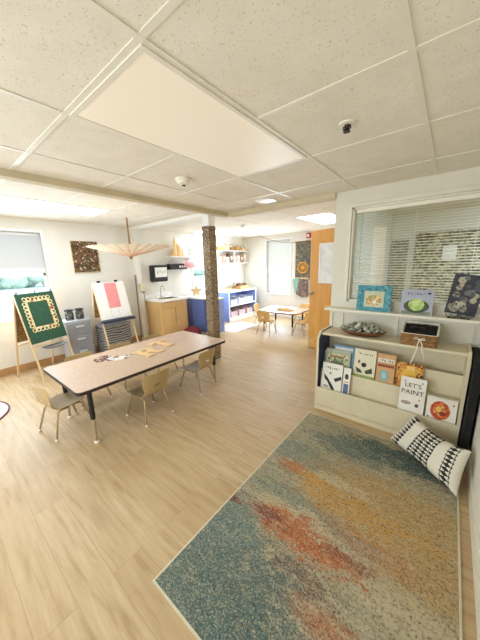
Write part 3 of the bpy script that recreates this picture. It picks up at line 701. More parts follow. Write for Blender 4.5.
# orange candles / rock towers
cr = [(-.22, .16, .035), (-.16, .44, .045), (-.09, .30, .05), (-.02, .26, .045), (.04, .18, .035)]
og = empty('crystal_tower', (-5.0, 4.02, 1.765), label='cluster of orange and yellow spires on the shelf above the sink', cat='ornament')
for i, (y, h, r) in enumerate(cr):
    MB().lathe([(0, 0), (r, 0), (r*.95, h*.6), (r*.55, h*.85), (0, h)], (0, y, 0), 7).build('spire', [plain('amber', (226, 176, 118), .5), plain('apricot', (240, 212, 158), .5)][i % 2], og)
pt = empty('potted_plant', (-4.97, 4.25, 1.765), label='small green leafy plant at the shelf end beside the orange spires', cat='plant')
MB().lathe([(0, 0), (.03, 0), (.04, .06), (.036, .06), (0, .05)], (0, 0, 0), 14).build('pot', M['white'], pt)
lf = MB()
for k in range(26):
    a = random.uniform(0, 2*PI); h = random.uniform(.04, .16); r = random.uniform(.02, .09)
    p = Vector((r*math.cos(a)*.8, r*math.sin(a), .05+h-r*.6)); d = Vector((math.cos(a), math.sin(a), random.uniform(-.4, .5))).normalized()*.045; s_ = d.cross(Vector((0, 0, 1))).normalized()*.02
    lf.bm.faces.new([lf.bm.verts.new(q) for q in (p-d, p+s_, p+d, p-s_)])
    if k % 3 == 0: lf.tube([(0, 0, .05), p], .0015, 4)
lf.build('foliage', plain('leaf_green', (84, 118, 64), .6, .12), pt)
bx = empty('black_caddy', (-5.1, 3.93, 1.47), label='long black wall caddy hanging beneath the small white shelf', cat='caddy')
MB().box(.0, .15, -.27, .23, .0, .13).build('caddy_body', M['black'], bx, bevel=.012)
for k in range(3): MB().box(.15, .154, -.02+.07*k, .03+.07*k, .04, .085).build('caddy_label', M['paper'], bx)
pk = MB().ball((0, 0, 0), .115, 3, (.75, 1.45, .85)).build('paper_lantern', plain('lantern_pink', (246, 186, 190), .9), smooth=True, loc=(-4.84, 4.15, 1.58)); tag(pk, 'rounded pink paper lantern beside the black caddy', 'lantern')
MB().tube([(0, 0, .07), (-.1, 0, .165)], .002, 4).build('lantern_string', M['white'], pk)
# things between sink cabinet and blue divider
dv = empty('divider_cabinet', (-4.55, 3.96, 0), label='deep blue low divider cabinet with white top beside the sink', cat='cabinet')
MB().box(-.36, .34, -.02, .34, .05, .80).build('side_panel', M['dblue'], dv, bevel=.004); MB().box(-.37, .35, -.03, .35, .80, .83).build('top_panel', M['white'], dv, bevel=.004); MB().box(-.34, .32, 0, .32, 0, .05).build('plinth', M['white'], dv)
dv = empty('divider_cabinet', (-4.01, 4.02, 0), label='light blue low divider cabinet half hidden behind the wrapped column', cat='cabinet')
MB().box(-.17, .10, -.02, .24, .05, .80).build('side_panel', M['blue'], dv, bevel=.004); MB().box(-.175, .11, -.03, .25, .80, .83).build('top_panel', M['white'], dv, bevel=.004); MB().box(-.16, .09, 0, .22, 0, .05).build('plinth', M['white'], dv)
MB().box(-.172, -.15, -.032, -.02, 0, .8).build('edge_strip', M['white'], dv)
# star
pts = [(math.cos(PI/2+k*PI/5)*(.155 if k % 2 == 0 else .07), math.sin(PI/2+k*PI/5)*(.155 if k % 2 == 0 else .07)) for k in range(10)]
st = MB().prism(pts, -.02, .02, mx=Matrix.Rotation(PI/2, 4, 'X')).build('wicker_star', M['letters'], bevel=.008, loc=(-4.62, 4.1, .83+.127), rot=(0, 0, math.radians(35))); tag(st, 'brown wicker star standing on the deep blue divider cabinet', 'ornament')
cs = MB().lathe([(0, 0), (.16, .01), (.2, .08), (.19, .16), (.12, .22), (0, .235)], (0, 0, 0), 20).build('floor_cushion', plain('dark_red', (112, 24, 40), .8), smooth=True, loc=(-4.3, 3.62, 0)); tag(cs, 'dark red round floor cushion behind the long table', 'cushion')

# ------------------------------------------------------------ far room: blue shelf, wall shelf
bs = empty('open_shelf', (-5.08, 5.15, 0), label='light blue open shelf with white edges in the far corner', cat='shelf')
D_, W_, H_ = .55, 1.25, .80
for y in (0, W_-.03): MB().box(0, D_-.012, y, y+.03, 0, H_-.0).build('side_panel', M['blue'], bs)
MB().box(0, .015, .03, W_-.03, .1, H_).build('back_panel', M['blue'], bs)
MB().box(-.0, D_+.01, -.01, W_+.01, H_, H_+.03).build('top_board', M['white'], bs, bevel=.004)
MB().box(.015, D_, .03, W_-.03, .42, .45).build('shelf_board', M['white'], bs); MB().box(.015, D_, .03, W_-.03, .08, .11).build('shelf_board', M['white'], bs)
MB().box(D_-.03, D_-.012, .0, W_, 0, .08).build('plinth', M['white'], bs)
for y in (-.0, W_-.03): MB().box(D_-.012, D_, y, y+.03, 0, H_).build('edge_strip', M['white'], bs)
def bin_(name, loc, w, d, h, m, label, tilt=0, grp=None):
    e = empty(name, loc, 0, label, 'bin', grp); mb = MB()
    t = .008
    mb.box(-d/2, d/2, -w/2, w/2, 0, t).box(-d/2, -d/2+t, -w/2, w/2, t, h).box(d/2-t, d/2, -w/2, w/2, t, h*.8).box(-d/2+t, d/2-t, -w/2, -w/2+t, t, h).box(-d/2+t, d/2-t, w/2-t, w/2, t, h)
    mb.build('bin_body', m, e); MB().ball((0, 0, h*.5), w*.33, 2, (1, 1, .8)).build('contents', spotty('toy_mix', [(0, (226, 214, 200)), (.4, (120, 92, 96)), (.7, (206, 160, 150)), (.9, (96, 110, 150))], 22), e); return e
clearp = plain('pale_bin', (214, 220, 232), .3)
for i, (y, w) in enumerate(((.25, .26), (.62, .30), (.98, .26))):
    bin_('toy_bin', (-4.74, 5.15+y, .4505), w, .36, .19, clearp, ['pale plastic bin on the upper shelf of the blue unit, first from the column', 'pale plastic bin in the middle of the blue unit upper shelf', 'pale plastic bin on the upper shelf of the blue unit, by the far wall'][i])
for i, y in enumerate((.24, .60, .96)):
    bin_('toy_bin', (-4.74, 5.15+y, .1105), .27, .36, .2, plain('pinkish_bin', (206, 184, 186), .5), ['pinkish white bin on the lower shelf of the blue unit, first from the column', 'pinkish white bin in the middle of the blue unit lower shelf', 'pinkish white bin on the lower shelf of the blue unit, by the far wall'][i])
o = MB().prism(rrect(.36, .42, .04), 0, .03).build('wooden_tray', M['letters'], loc=(-4.84, 5.5, .83), bevel=.006); tag(o, 'flat wooden tray lying on the blue shelf top', 'tray')
bk = empty('wicker_basket', (-4.84, 6.08, .83), label='long low wicker basket on the blue shelf top by the corner', cat='basket')
MB().prism(rrect(.3, .52, .06), 0, .012).prism(rrect(.3, .52, .06), .01, .10).build('basket_body', M['wicker'], bk, bevel=.01); MB().ball((0, -.1, .13), .09, 2, (1, 1.4, .6)).ball((0, .12, .12), .08, 2, (1, 1.3, .6)).build('contents', M['collage'], bk)
pl = empty('potted_plant', (-4.86, 5.74, .83), label='small grey green plant between the tray and the wicker basket', cat='plant')
MB().lathe([(0, 0), (.04, 0), (.05, .07), (0, .06)], (0, 0, 0), 12).build('pot', M['cane'], pl); lf = MB()
for k in range(34):
    a = random.uniform(0, 2*PI); p = Vector((.07*math.cos(a)*random.random(), .07*math.sin(a)*random.random(), .07+random.random()*.12)); d = Vector((math.cos(a), math.sin(a), .6)).normalized()*.03; s_ = d.cross(Vector((0, 0, 1))).normalized()*.01
    lf.bm.faces.new([lf.bm.verts.new(q) for q in (p-d, p+s_, p+d, p-s_)])
lf.build('foliage', plain('leaf_grey', (110, 120, 92), .6, .12), pl)
ws = empty('wall_shelf', (-5.1, 5.87, 1.57), label='long two-tier white wall shelf full of boxes above the blue unit', cat='shelf')
for z in (0, .34): MB().box(0, .22, -.65, .65, z, z+.02).build('shelf_board', M['white'], ws)
for y in (-.645, .0, .635): MB().box(0, .19, y, y+.012, .02, .34).build('upright', M['white'], ws)
cols = [(226, 190, 176), (206, 160, 132), (232, 214, 196), (120, 96, 80), (216, 176, 150), (236, 204, 190), (150, 126, 100), (222, 196, 160)]
wherex = ['at the column end', 'second from the column end', 'third from the column end', 'left of centre', 'right of centre', 'third from the corner end', 'second from the corner end', 'at the corner end']
y = -.60
for k in range(8):
    w = .125 if k in (3, 4) else .13; yy = -.56+k*.155 + (.02 if k > 3 else 0)
    h = random.uniform(.15, .27)
    o = MB().box(-.07, .07, -w/2, w/2, 0, h).build('storage_box', plain('box_%d' % k, cols[k], .7, .1, 20), loc=(-5.0, 5.87+yy, 1.59), bevel=.006)
    tag(o, ['rosy', 'tan', 'cream', 'brown', 'peach', 'pale pink', 'olive tan', 'straw coloured'][k]+' box inside the long wall shelf', 'box', 'boxes inside the long wall shelf')
    box(.07, .073, -w*.3, w*.3, h*.3, h*.7).build('front_picture', spotty('mini_print', [(0, (236, 226, 214)), (.5, (190, 120, 100)), (.75, (70, 60, 56))], 30), o)
for k in range(5):
    o = MB().prism(rrect(.16, .2, .03), 0, .09+.03*(k % 2)).build('woven_basket', [M['wicker'], M['letters'], M['cane']][k % 3], loc=(-5.0, 5.35+k*.255, 1.93), bevel=.012)
    tag(o, ['low brown woven basket on top of the wall shelf at the column end', 'pale low basket on top of the wall shelf, second from the column', 'dark cane basket in the middle of the wall shelf top', 'brown basket on top of the wall shelf, second from the corner', 'pale basket on top of the wall shelf at the corner end'][k], 'basket')
    MB().tube([(0, -.07, .1), (0, -.04, .17), (0, .04, .17), (0, .07, .1)], .005, 5).build('basket_handle', M['cane'], o)
# ------------------------------------------------------------ tapestry etc on far wall
tp = empty('hanging_tapestry', (-3.12, YB, 1.1), label='tall dark grey tapestry with golden sun on the far wall', cat='tapestry')
MB().box(-.215, .215, -.02, -.012, 0, .99).build('cloth', spotty('tapestry_cloth', [(0, (96, 92, 78)), (.4, (120, 114, 96)), (.7, (78, 76, 66)), (.9, (140, 132, 108))], 24), tp)
MB().tube([(-.24, -.02, .99), (.24, -.02, .99)], .01, 8).build('rod', M['cane'], tp)
gold = plain('gold_yarn', (214, 160, 60), .7, .1, 30); mxx = Matrix.Translation((0.01, -.021, .31)) @ Matrix.Rotation(PI/2, 4, 'X')
MB().prism(ell(.10, .10, n=24), -.002, .004, mx=mxx).build('sun_disc', plain('brown_sun', (140, 96, 44), .8), tp)
sn = MB().tube([(.01+.14*math.cos(a*PI/14), -.024, .31+.14*math.sin(a*PI/14)) for a in range(28)], .018, 6, closed=True)
for k in range(12): a = k*PI/6; sn.tube([(.01+.05*math.cos(a), -.026, .31+.05*math.sin(a)), (.01+.125*math.cos(a), -.026, .31+.125*math.sin(a))], .008, 5)
sn.ball((.01, -.026, .31), .045, 2, (1, .3, 1)); sn.build('sun', gold, tp)
hk = empty('coat_hooks', (-3.12, YB, 1.14), label='small row of hooks below the golden sun on the far wall', cat='hooks')
MB().box(-.2, .2, -.035, -.024, -.03, .01).build('rail', M['pine'], hk)
for x in (-.14, .02, .14): MB().tube([(x, -.03, -.01), (x, -.06, -.02), (x, -.07, .01)], .005, 6).build('hook', M['white'], hk)
def cloth(name, pts, m, label, cat, y):
    o = MB().prism([(p[0], p[1]) for p in pts], -.012, .012, mx=Matrix.Translation((0, y, 0)) @ Matrix.Rotation(PI/2, 4, 'X')).build(name, m, bevel=.005); tag(o, label, cat); return o
cloth('hanging_bag', [(-3.38, 1.10), (-3.20, 1.15), (-3.18, .98), (-3.24, .72), (-3.32, .74)], plain('teal_cloth', (150, 190, 176), .85), 'pale teal cloth hanging from the hooks on the far wall', 'cloth', YB-.07)
cloth('hanging_bag', [(-3.17, 1.13), (-2.92, 1.08), (-2.90, .66), (-3.08, .62), (-3.26, .70), (-3.2, .95)], spotty('floral_bag', [(0, (110, 92, 84)), (.4, (138, 118, 106)), (.7, (92, 84, 78)), (.9, (170, 130, 120))], 26), 'dark patterned fabric bag hanging below the golden sun', 'bag', YB-.10)
al = empty('fire_alarm', (-2.97, YB, 2.16), label='red fire alarm with white strobe high on the far wall', cat='alarm')
MB().box(-.06, .06, -.045, 0, 0, .13).build('housing', plain('alarm_red', (176, 40, 40), .5), al, bevel=.008); MB().box(-.03, .03, -.07, -.045, .03, .10).build('strobe', M['white'], al, bevel=.006)
pts = []
A = Vector((-3.9, 5.3, 2.318)); B = Vector((-2.9, 6.55, 2.12))
for k in range(17):
    t_ = k/16; p = A.lerp(B, t_); p.z -= .2*4*t_*(1-t_)*.8; pts.append(p)
tw = MB().tube(pts, .006, 6).build('twine_garland', M['cane'], smooth=True); tag(tw, 'thin brown twine sagging from the far ceiling to the tapestry', 'twine')

# ------------------------------------------------------------ wooden door and framed notice
dang = math.atan2(4.11-4.40, -1.08+1.93)
dr = empty('door', (-1.06, 4.12, 0), math.atan2(4.42-4.12, -1.93+1.06), 'open honey wooden door with a framed notice at the end of the partition', 'door')
dr['kind'] = 'thing'
MB().box(.0, .92, -.022, .022, .01, 2.08).build('door_leaf', M['doorw'], dr, bevel=.003)
kn = MB()
for s_ in (-1, 1): kn.lathe([(0, 0), (.028, 0), (.028, .006), (.011, .01), (.011, .035), (.028, .045), (.028, .06), (0, .068)], mx=Matrix.Translation((.86, s_*.022, 1.03)) @ Matrix.Rotation(-s_*PI/2, 4, 'X'), seg=16)
kn.build('knob', M['steel'], dr, smooth=True)
MB().box(.78, .9, .022, .026, .02, .2).build('kick_plate', M['maple'], dr)
nf = empty('framed_notice', (0, 0, 0), label='white framed notice hung on the open wooden door', cat='notice')
nf.location = dr.location; nf.rotation_euler = dr.rotation_euler
ys_ = .0222
fr_ = MB()
for a in ((.30, .72, 1.83, 1.86), (.30, .72, 1.21, 1.24), (.30, .33, 1.24, 1.83), (.69, .72, 1.24, 1.83)): fr_.box(a[0], a[1], ys_, ys_+.018, a[2], a[3])
fr_.build('frame', M['whitetrim'], nf); MB().box(.33, .69, ys_, ys_+.006, 1.24, 1.83).build('sheet', plain('notice_grey', (240, 242, 242), .7), nf)

# ------------------------------------------------------------ far round-ish table with chairs
t2 = empty('small_table', (-2.92, 5.22, 0), label='small rectangular table with rounded corners in the far room', cat='table')
MB().prism(rrect(1.0, .75, .12), .475, .50).build('tabletop', plain('table2_top', (214, 190, 170), .4), t2); MB().prism(rrect(1.012, .762, .125), .471, .497).build('edge_banding', plain('tan_edge', (150, 120, 96), .5), t2)
for sx in (-1, 1):
    for sy in (-1, 1):
        lg = MB().lathe([(.02, .18), (.02, .475)], (sx*.36, sy*.25, 0), 12).build('leg', M['black'], t2)
        MB().lathe([(.02, 0), (.02, .01), (.013, .02), (.013, .19)], (sx*.36, sy*.25, 0), 12).build('lower_tube', M['chrome'], lg)
fc_ = make_chair('honey coloured chair with its back to the room at the small far table', 'honey chairs around the small table', shellm='orangechair', legm='chrome')
fc_.location = (-3.12, 4.80, 0); fc_.rotation_euler = (0, 0, math.radians(8))
for x, y, a, lb in [(-3.62, 5.4, -80, 'honey coloured chair at the window end of the small far table'), (-2.36, 5.12, 70, 'honey coloured chair at the door end of the small far table'), (-2.72, 5.78, 178, 'honey coloured chair behind the small far table facing the camera')]:
    c = copy_tree(fc_); c.location = (x, y, 0); c.rotation_euler = (0, 0, math.radians(a)); c['label'] = lb
ty = empty('wooden_tray', (-2.86, 5.16, .50), label='oval wooden tray of small pieces on the small far table', cat='tray')
MB().lathe([(0, 0), (.2, 0), (.23, .035), (.22, .035), (.19, .01), (0, .008)], (0, 0, 0), 28, 1, .62).build('tray_body', M['letters'], ty, smooth=True)
tb_ = MB()
for k in range(26): a = random.uniform(0, 2*PI); r = random.uniform(0, .16); tb_.ball((r*math.cos(a), r*.58*math.sin(a), .024), .018, 1, (1.2, 1, .8))
o = tb_.build('loose_pieces', spotty('pieces', [(0, (222, 176, 110)), (.5, (186, 130, 70)), (.8, (150, 130, 100))], 20), ty); o['kind'] = 'stuff'
r2 = MB().prism(rrect(.72, .98, .02), 0, .008).build('small_rug', spotty('pink_rug', [(0, (224, 200, 200)), (.4, (236, 222, 216)), (.7, (190, 160, 166)), (.9, (170, 176, 190))], 16), loc=(-4.07, 4.9, 0)); tag(r2, 'small pale pink patterned rug in front of the blue open shelf', 'rug')
r3 = MB().lathe([(0, 0), (.42, 0), (.43, .006), (.40, .009), (0, .009)], (-3.90, -.005, 0), 40).build('round_mat', spotty('mat_pattern', [(0, (224, 206, 204)), (.5, (206, 180, 180)), (.8, (232, 222, 216)), (.95, (90, 70, 74))], 14)); tag(r3, 'pale pink mat with dark rim on the floor at the photo edge', 'mat')
MB().tube([(-3.90+.425*math.cos(a*PI/30), -.005+.425*math.sin(a*PI/30), .008) for a in range(60)], .008, 6, closed=True).build('dark_rim', plain('plum_rim', (92, 62, 66), .8), r3)

# ------------------------------------------------------------ area rug and pillow
rg = MB().box(-1.0, .212, .48, 2.37, .0, .009).build('area_rug', M['rug'], bevel=.003); tag(rg, 'abstract area rug in teal, gold and rust on the plank floor', 'rug')
bd = MB(); 
for a in ((-1.006, -.996, .474, 2.376), (.208, .218, .474, 2.376)): bd.box(a[0], a[1], a[2], a[3], 0, .0095)
for a in ((-.996, .208, .474, .484), (-.996, .208, 2.366, 2.376)): bd.box(a[0], a[1], a[2], a[3], 0, .0095)
bd.build('binding', plain('rug_binding', (206, 198, 170), .9), rg)
def pillow():
    A, B, C, D = Vector((-.085, 2.45, .27)), Vector((.238, 2.15, .29)), Vector((-.235, 2.36, .035)), Vector((.195, 1.99, .035))
    n = (D-C).cross(A-C).normalized(); ctr = (A+B+C+D)/4; A, B, C, D = [ctr+(q_-ctr)*1.09 for q_ in (A, B, C, D)]
    nx, ny, T = 30, 18, .07; b = bmesh.new(); top = {}; bot = {}; par = {}
    for i in range(nx+1):
        for j in range(ny+1):
            u = -1+2*i/nx; v = -1+2*j/ny
            uu = u*(1-.05*(1-v*v)); vv = v*(1-.10*(1-u*u))
            s_, t_ = (uu+1)/2, (vv+1)/2
            p = (C*(1-s_)+D*s_)*(1-t_)+(A*(1-s_)+B*s_)*t_
            p = p - Vector((0, 0, .035))*(1-u*u)*t_ + n*(-.0)*(1-u*u)
            h = T*((1-u**4)**.55)*((1-v**4)**.55)*(1+.12*math.sin(3.1*u+1)*math.cos(2*v)+.07*math.sin(9*u+2*v)+.05*math.sin(7*v-3*u))
            edge = i in (0, nx) or j in (0, ny)
            q = p+n*h
            top[i, j] = b.verts.new(q-ctr); bot[i, j] = top[i, j] if edge else b.verts.new(p-n*h*.75-ctr)
            par[top[i, j]] = (u*.29, v*.165); par[bot[i, j]] = (u*.29, v*.165)
    uvl = b.loops.layers.uv.new('UVMap')
    for i in range(nx):
        for j in range(ny):
            b.faces.new((top[i, j], top[i+1, j], top[i+1, j+1], top[i, j+1]))
            b.faces.new((bot[i, j], bot[i, j+1], bot[i+1, j+1], bot[i+1, j]))
    for f_ in b.faces:
        for l in f_.loops: l[uvl].uv = par[l.vert]
    mb = MB(); mb.bm.free(); mb.bm = b
    return mb.build('throw_pillow', M['pillow'], smooth=True, subsurf=1, loc=ctr)
pw = pillow(); tag(pw, 'white lumbar pillow with black geometric bands leaning on the book display', 'pillow')

# ------------------------------------------------------------ book display
BX0, BX1, BY0, BY1 = -1.0, .2, 2.5, 2.832
bd = empty('book_display', (BX0, BY0, 0), label='low cream tiered book display with navy ends under the ledge', cat='bookcase')
Wd = BX1-BX0; Dp = BY1-BY0
RX = Matrix(((0, 0, 1, 0), (1, 0, 0, 0), (0, 1, 0, 0), (0, 0, 0, 1)))      # (y, z, x) prism
prof = [(0, 0), (Dp, 0), (Dp, .862), (.065, .862), (0, .795)]
MB().prism([(p[0]+.004 if p[0] == 0 else p[0], p[1]) for p in prof], .0, .018, mx=RX).build('end_panel', M['navy'], bd)
MB().prism([(p[0]+.004 if p[0] == 0 else p[0], p[1]) for p in prof], Wd-.018, Wd, mx=RX).build('end_panel', M['cream'], bd)
for x in (-.002, Wd-.02):
    MB().prism([(0, 0), (.005, 0), (.005, .791), (.068, .858), (Dp, .858), (Dp, .864), (.064, .864), (0, .797)], x, x+.022, mx=RX).build('edge_banding', M['cream'], bd)
MB().box(.018, Wd-.018, .066, Dp, .824, .848).build('top_board', M['cream'], bd, bevel=.002)
MB().box(.018, Wd-.018, Dp-.01, Dp, .03, .824).build('back_panel', M['cream'], bd)
def lean(y0, z0, z1, dy, t=.014):
    return [(y0, z0), (y0+t, z0), (y0+dy+t, z1), (y0+dy, z1)]
MB().prism(lean(.002, .055, .258, .0), .018, Wd-.018, mx=RX).build('tier_panel', M['cream'], bd)
MB().prism(lean(.085, .20, .43, .02), .018, Wd-.018, mx=RX).build('tier_panel', M['cream'], bd)
MB().prism(lean(.175, .38, .615, .02), .018, Wd-.018, mx=RX).build('tier_panel', M['cream'], bd)
MB().box(.018, Wd-.018, .016, .27, .20, .212).build('tier_floor', M['cream'], bd)
MB().box(.018, Wd-.018, .105, .27, .375, .385).build('tier_floor', M['cream'], bd)
MB().box(.018, Wd-.018, .0, .02, .0, .05).build('kick_board', M['cream'], bd)
bk_ = box(.214, .262, 2.40, 2.828, 0.0, .84).build('folded_board', M['ink'], bevel=.002)
tag(bk_, 'black board standing in the gap between the book display and the wall', 'board')

def book(name, label, x0, x1, y, z0, h, cover, t=.012, tilt=9, parts=()):
    """stands at front y, leaning back; local x 0..w, z 0..h, front at y=0"""
    w = x1-x0
    e = empty(name, (x0, y, z0), 0, label, 'book'); e.rotation_euler = (-math.radians(tilt), 0, 0)
    MB().box(0, w, 0, .0015, 0, h).box(0, w, t-.0015, t, 0, h).box(0, .0015, 0, t, 0, h).build('cover', cover, e)
    MB().box(.0015, w-.003, .0016, t-.0016, .003, h-.003).build('pages', M['paper'], e)
    for p in parts:
        kind, col = p[0], p[1]; m = col if not isinstance(col, tuple) else plain('ink_%d_%d_%d' % col, col, .6)
        d = .0006*(1+(p[-1] if kind not in ('text', 'marks') else 0))
        if kind == 'marks':
            rg_ = random.Random(len(label)); mk = MB(); n_ = p[2]
            for q in range(n_):
                cx_ = (p[3]+(p[4]-p[3])*(q+.5)/n_)*w; hh = p[6]*h*rg_.uniform(.6, 1); ww = (p[4]-p[3])*w/n_*.55; cz_ = p[5]*h+rg_.uniform(-.01, .01)*h
                if q % 3 == 0: mk.prism([(cx_-ww/2, cz_-hh/2), (cx_-ww/4, cz_-hh/2), (cx_+ww/2, cz_+hh/2), (cx_+ww/4, cz_+hh/2)], -.0001, .0014, mx=Matrix.Rotation(PI/2, 4, 'X'))
                elif q % 3 == 1: mk.prism(ell(ww/2, hh/2, cx_, cz_, 10), -.0001, .0014, mx=Matrix.Rotation(PI/2, 4, 'X'))
                else: mk.prism([(cx_-ww/2, cz_-hh/2), (cx_+ww/2, cz_-hh/2), (cx_+ww/2, cz_-hh/4), (cx_-ww/4, cz_+hh/2), (cx_-ww/2, cz_+hh/2)], -.0001, .0014, mx=Matrix.Rotation(PI/2, 4, 'X'))
            mk.build('cover_marks', m, e)
        elif kind == 'text': text_mesh('title', p[2], p[5]*h, m, e, (p[3]*w, -.0022, p[4]*h), sx=p[6] if len(p) > 6 else 1, extrude=.0004)
        else:
            if kind == 'ell': pp_ = ell(p[4]*w, p[5]*h, p[2]*w, p[3]*h, 20)
            elif kind == 'rect': pp_ = [(p[2]*w, p[3]*h), (p[4]*w, p[3]*h), (p[4]*w, p[5]*h), (p[2]*w, p[5]*h)]
            elif kind == 'poly': pp_ = [(a*w, b*h) for a, b in p[2]]
            MB().prism(pp_, -.0001, d, mx=Matrix.Rotation(PI/2, 4, 'X')).build('cover_picture', m, e)
    return e
ink = (40, 38, 40); wp = (236, 233, 222)
cw = plain('cover_white', (236, 233, 222), .5, .02)
sheet = spotty
# front pocket (books stand at z .212, y 2.52)
FY = 2.532
book('picture_book', 'white picture book with bold black bird-like shapes in the front pocket', -.955, -.745, FY, .2125, .315, cw, parts=[
    ('poly', ink, [(.1, .62), (.3, .50), (.62, .22), (.74, .06), (.5, .14), (.3, .36), (.16, .44)], 0), ('poly', ink, [(.6, .5), (.95, .62), (.98, .52), (.7, .40)], 0), ('ell', (150, 150, 150), .25, .2, .15, .04, 0),
    ('marks', ink, 7, .12, .88, .84, .1), ('ell', (120, 120, 120), .42, .66, .06, .03, 0)])
book('picture_book', 'narrow white book with blue picture beside the bird book', -.735, -.665, FY+.002, .2125, .30, cw, parts=[('rect', (92, 110, 150), .15, .1, .85, .45, 0), ('ell', (60, 60, 70), .5, .7, .25, .1, 0), ('rect', (190, 120, 80), .2, .5, .8, .53, 0)])
book('picture_book', 'tall white book titled LETS PAINT in brown letters in the front pocket', -.235, -.045, FY, .2125, .345, cw, tilt=7, parts=[
    ('text', (92, 58, 40), "LET'S", .5, .80, .155, 1.05), ('text', (92, 58, 40), 'PAINT', .5, .62, .165, 1.05), ('ell', (70, 62, 60), .72, .30, .07, .045, 0), ('ell', (170, 150, 140), .3, .33, .2, .05, 0),
    ('ell', (120, 90, 160), .18, .9, .03, .02, 1), ('ell', (90, 140, 90), .85, .9, .03, .02, 1), ('rect', (150, 140, 130), .25, .08, .75, .11, 0), ('ell', (200, 120, 70), .8, .45, .035, .02, 1)])
book('picture_book', 'wide white book with a round orange red picture in the front pocket', -.030, .172, FY, .2125, .225, cw, tilt=7, parts=[
    ('ell', spotty('swirl_print', [(0, (196, 84, 48)), (.5, (176, 66, 40)), (.75, (222, 130, 62))], 60), .47, .52, .33, .36, 0), ('ell', spotty('swirl_print2', [(0, (214, 120, 58)), (.5, (190, 80, 44)), (.8, (236, 180, 96))], 80), .45, .54, .22, .22, 1), ('ell', (150, 54, 34), .56, .42, .12, .09, 2), ('ell', (236, 190, 96), .42, .55, .09, .11, 3), ('ell', (90, 60, 50), .1, .2, .03, .03, 0), ('ell', (90, 60, 50), .88, .82, .03, .03, 0)])
# middle pocket (z .385, y 2.62)
MY = 2.622
book('picture_book', 'pale green landscape book behind the bird book', -.955, -.70, MY, .3855, .275, plain('cover_sage', (176, 184, 160), .5, .05, 14), parts=[
    ('rect', spotty('meadow_print', [(0, (206, 200, 160)), (.5, (170, 180, 140)), (.75, (120, 130, 100)), (.9, (226, 220, 190))], 45), .08, .14, .9, .84, 0), ('ell', (120, 128, 100), .5, .42, .3, .16, 1), ('ell', (50, 48, 44), .52, .34, .09, .1, 2), ('rect', (150, 120, 80), .2, .68, .75, .75, 1)])
book('picture_book', 'blue edged book at the back of the middle pocket behind the pale green one', -.885, -.675, MY+.026, .3855, .32, plain('cover_skyblue', (110, 150, 180), .5, .05, 14), parts=[('rect', (220, 226, 224), .08, .78, .92, .93, 0)])
book('picture_book', 'cream book with dark figures over a green strip in the middle pocket', -.665, -.465, MY, .3855, .325, plain('cover_cream', (226, 220, 190), .5, .02), parts=[
    ('rect', (150, 166, 96), 0, 0, 1, .2, 0), ('ell', (40, 36, 34), .48, .52, .12, .07, 1), ('poly', (60, 60, 54), [(.1, .42), (.35, .36), (.45, .26), (.2, .26)], 1), ('poly', (60, 70, 50), [(.55, .34), (.85, .46), (.9, .3), (.6, .25)], 1), ('marks', (70, 70, 66), 9, .15, .85, .86, .05), ('ell', (120, 100, 80), .25, .6, .06, .05, 1)])
book('picture_book', 'orange brown book with pale blue circle in the middle pocket', -.455, -.30, MY, .3855, .315, plain('cover_orange', (206, 160, 104), .5, .05, 14), parts=[
    ('rect', (226, 220, 206), .05, .74, .95, .86, 0), ('rect', (150, 66, 40), .05, .60, .95, .68, 0), ('marks', (92, 50, 36), 6, .1, .9, .8, .08), ('ell', (130, 176, 184), .45, .34, .26, .17, 1), ('ell', (180, 200, 190), .45, .34, .13, .09, 2)])
book('picture_book', 'leopard spotted orange book behind the tall white paint book', -.29, -.085, MY, .3855, .27, spotty('leopard_cover', [(0, (206, 140, 56)), (.45, (70, 44, 26)), (.6, (222, 170, 84)), (.85, (120, 74, 36))], 60), parts=[('ell', (230, 184, 70), .5, .62, .28, .2, 1), ('rect', (236, 200, 110), .4, .75, .7, .9, 2)])

# ------------------------------------------------------------ on top of the display
bw = empty('wooden_bowl', (-.62, 2.685, .8485), label='long oval brown wooden bowl on top of the book display', cat='bowl')
MB().lathe([(0, 0), (.12, 0), (.19, .03), (.215, .055), (.205, .055), (.18, .032), (.11, .008), (0, .006)], (0, 0, 0), 32, 1, .56).build('bowl_body', woodm('dark_bowl', (88, 54, 30), (128, 84, 48), .5), bw, smooth=True)
gs = [plain('stone_%d' % k, c, .8, .15, 30) for k, c in enumerate([(150, 156, 144), (180, 182, 168), (124, 132, 120), (200, 200, 184), (146, 148, 128)])]
nst = 0
for lay, (rad, cnt, z) in enumerate([(.165, 18, .038), (.185, 20, .062), (.145, 16, .084), (.095, 10, .102), (.04, 5, .118)]):
    for k in range(cnt):
        a = 2*PI*k/cnt+lay*.4+random.uniform(-.1, .1); r = rad*random.uniform(.8, 1.05)
        mb = MB(); mb.ball((0, 0, 0), .021, 2, (1.35, .95, .62))
        for v_ in mb.bm.verts: v_.co += v_.co.normalized()*random.uniform(-.0022, .0022)
        o = mb.build('pebble', gs[(k+lay) % 5], smooth=False, loc=(-.62+r*math.cos(a), 2.685+r*.5*math.sin(a), .8485+z), rot=(random.uniform(-.5, .5), random.uniform(-.5, .5), random.uniform(0, 3)))
        tag(o, 'grey green pebble heaped in the oval wooden bowl', 'stone', 'pebbles in the oval bowl')
kb = empty('lined_basket', (-.145, 2.68, .8485), label='wicker basket with white cloth liner on the book display', cat='basket')
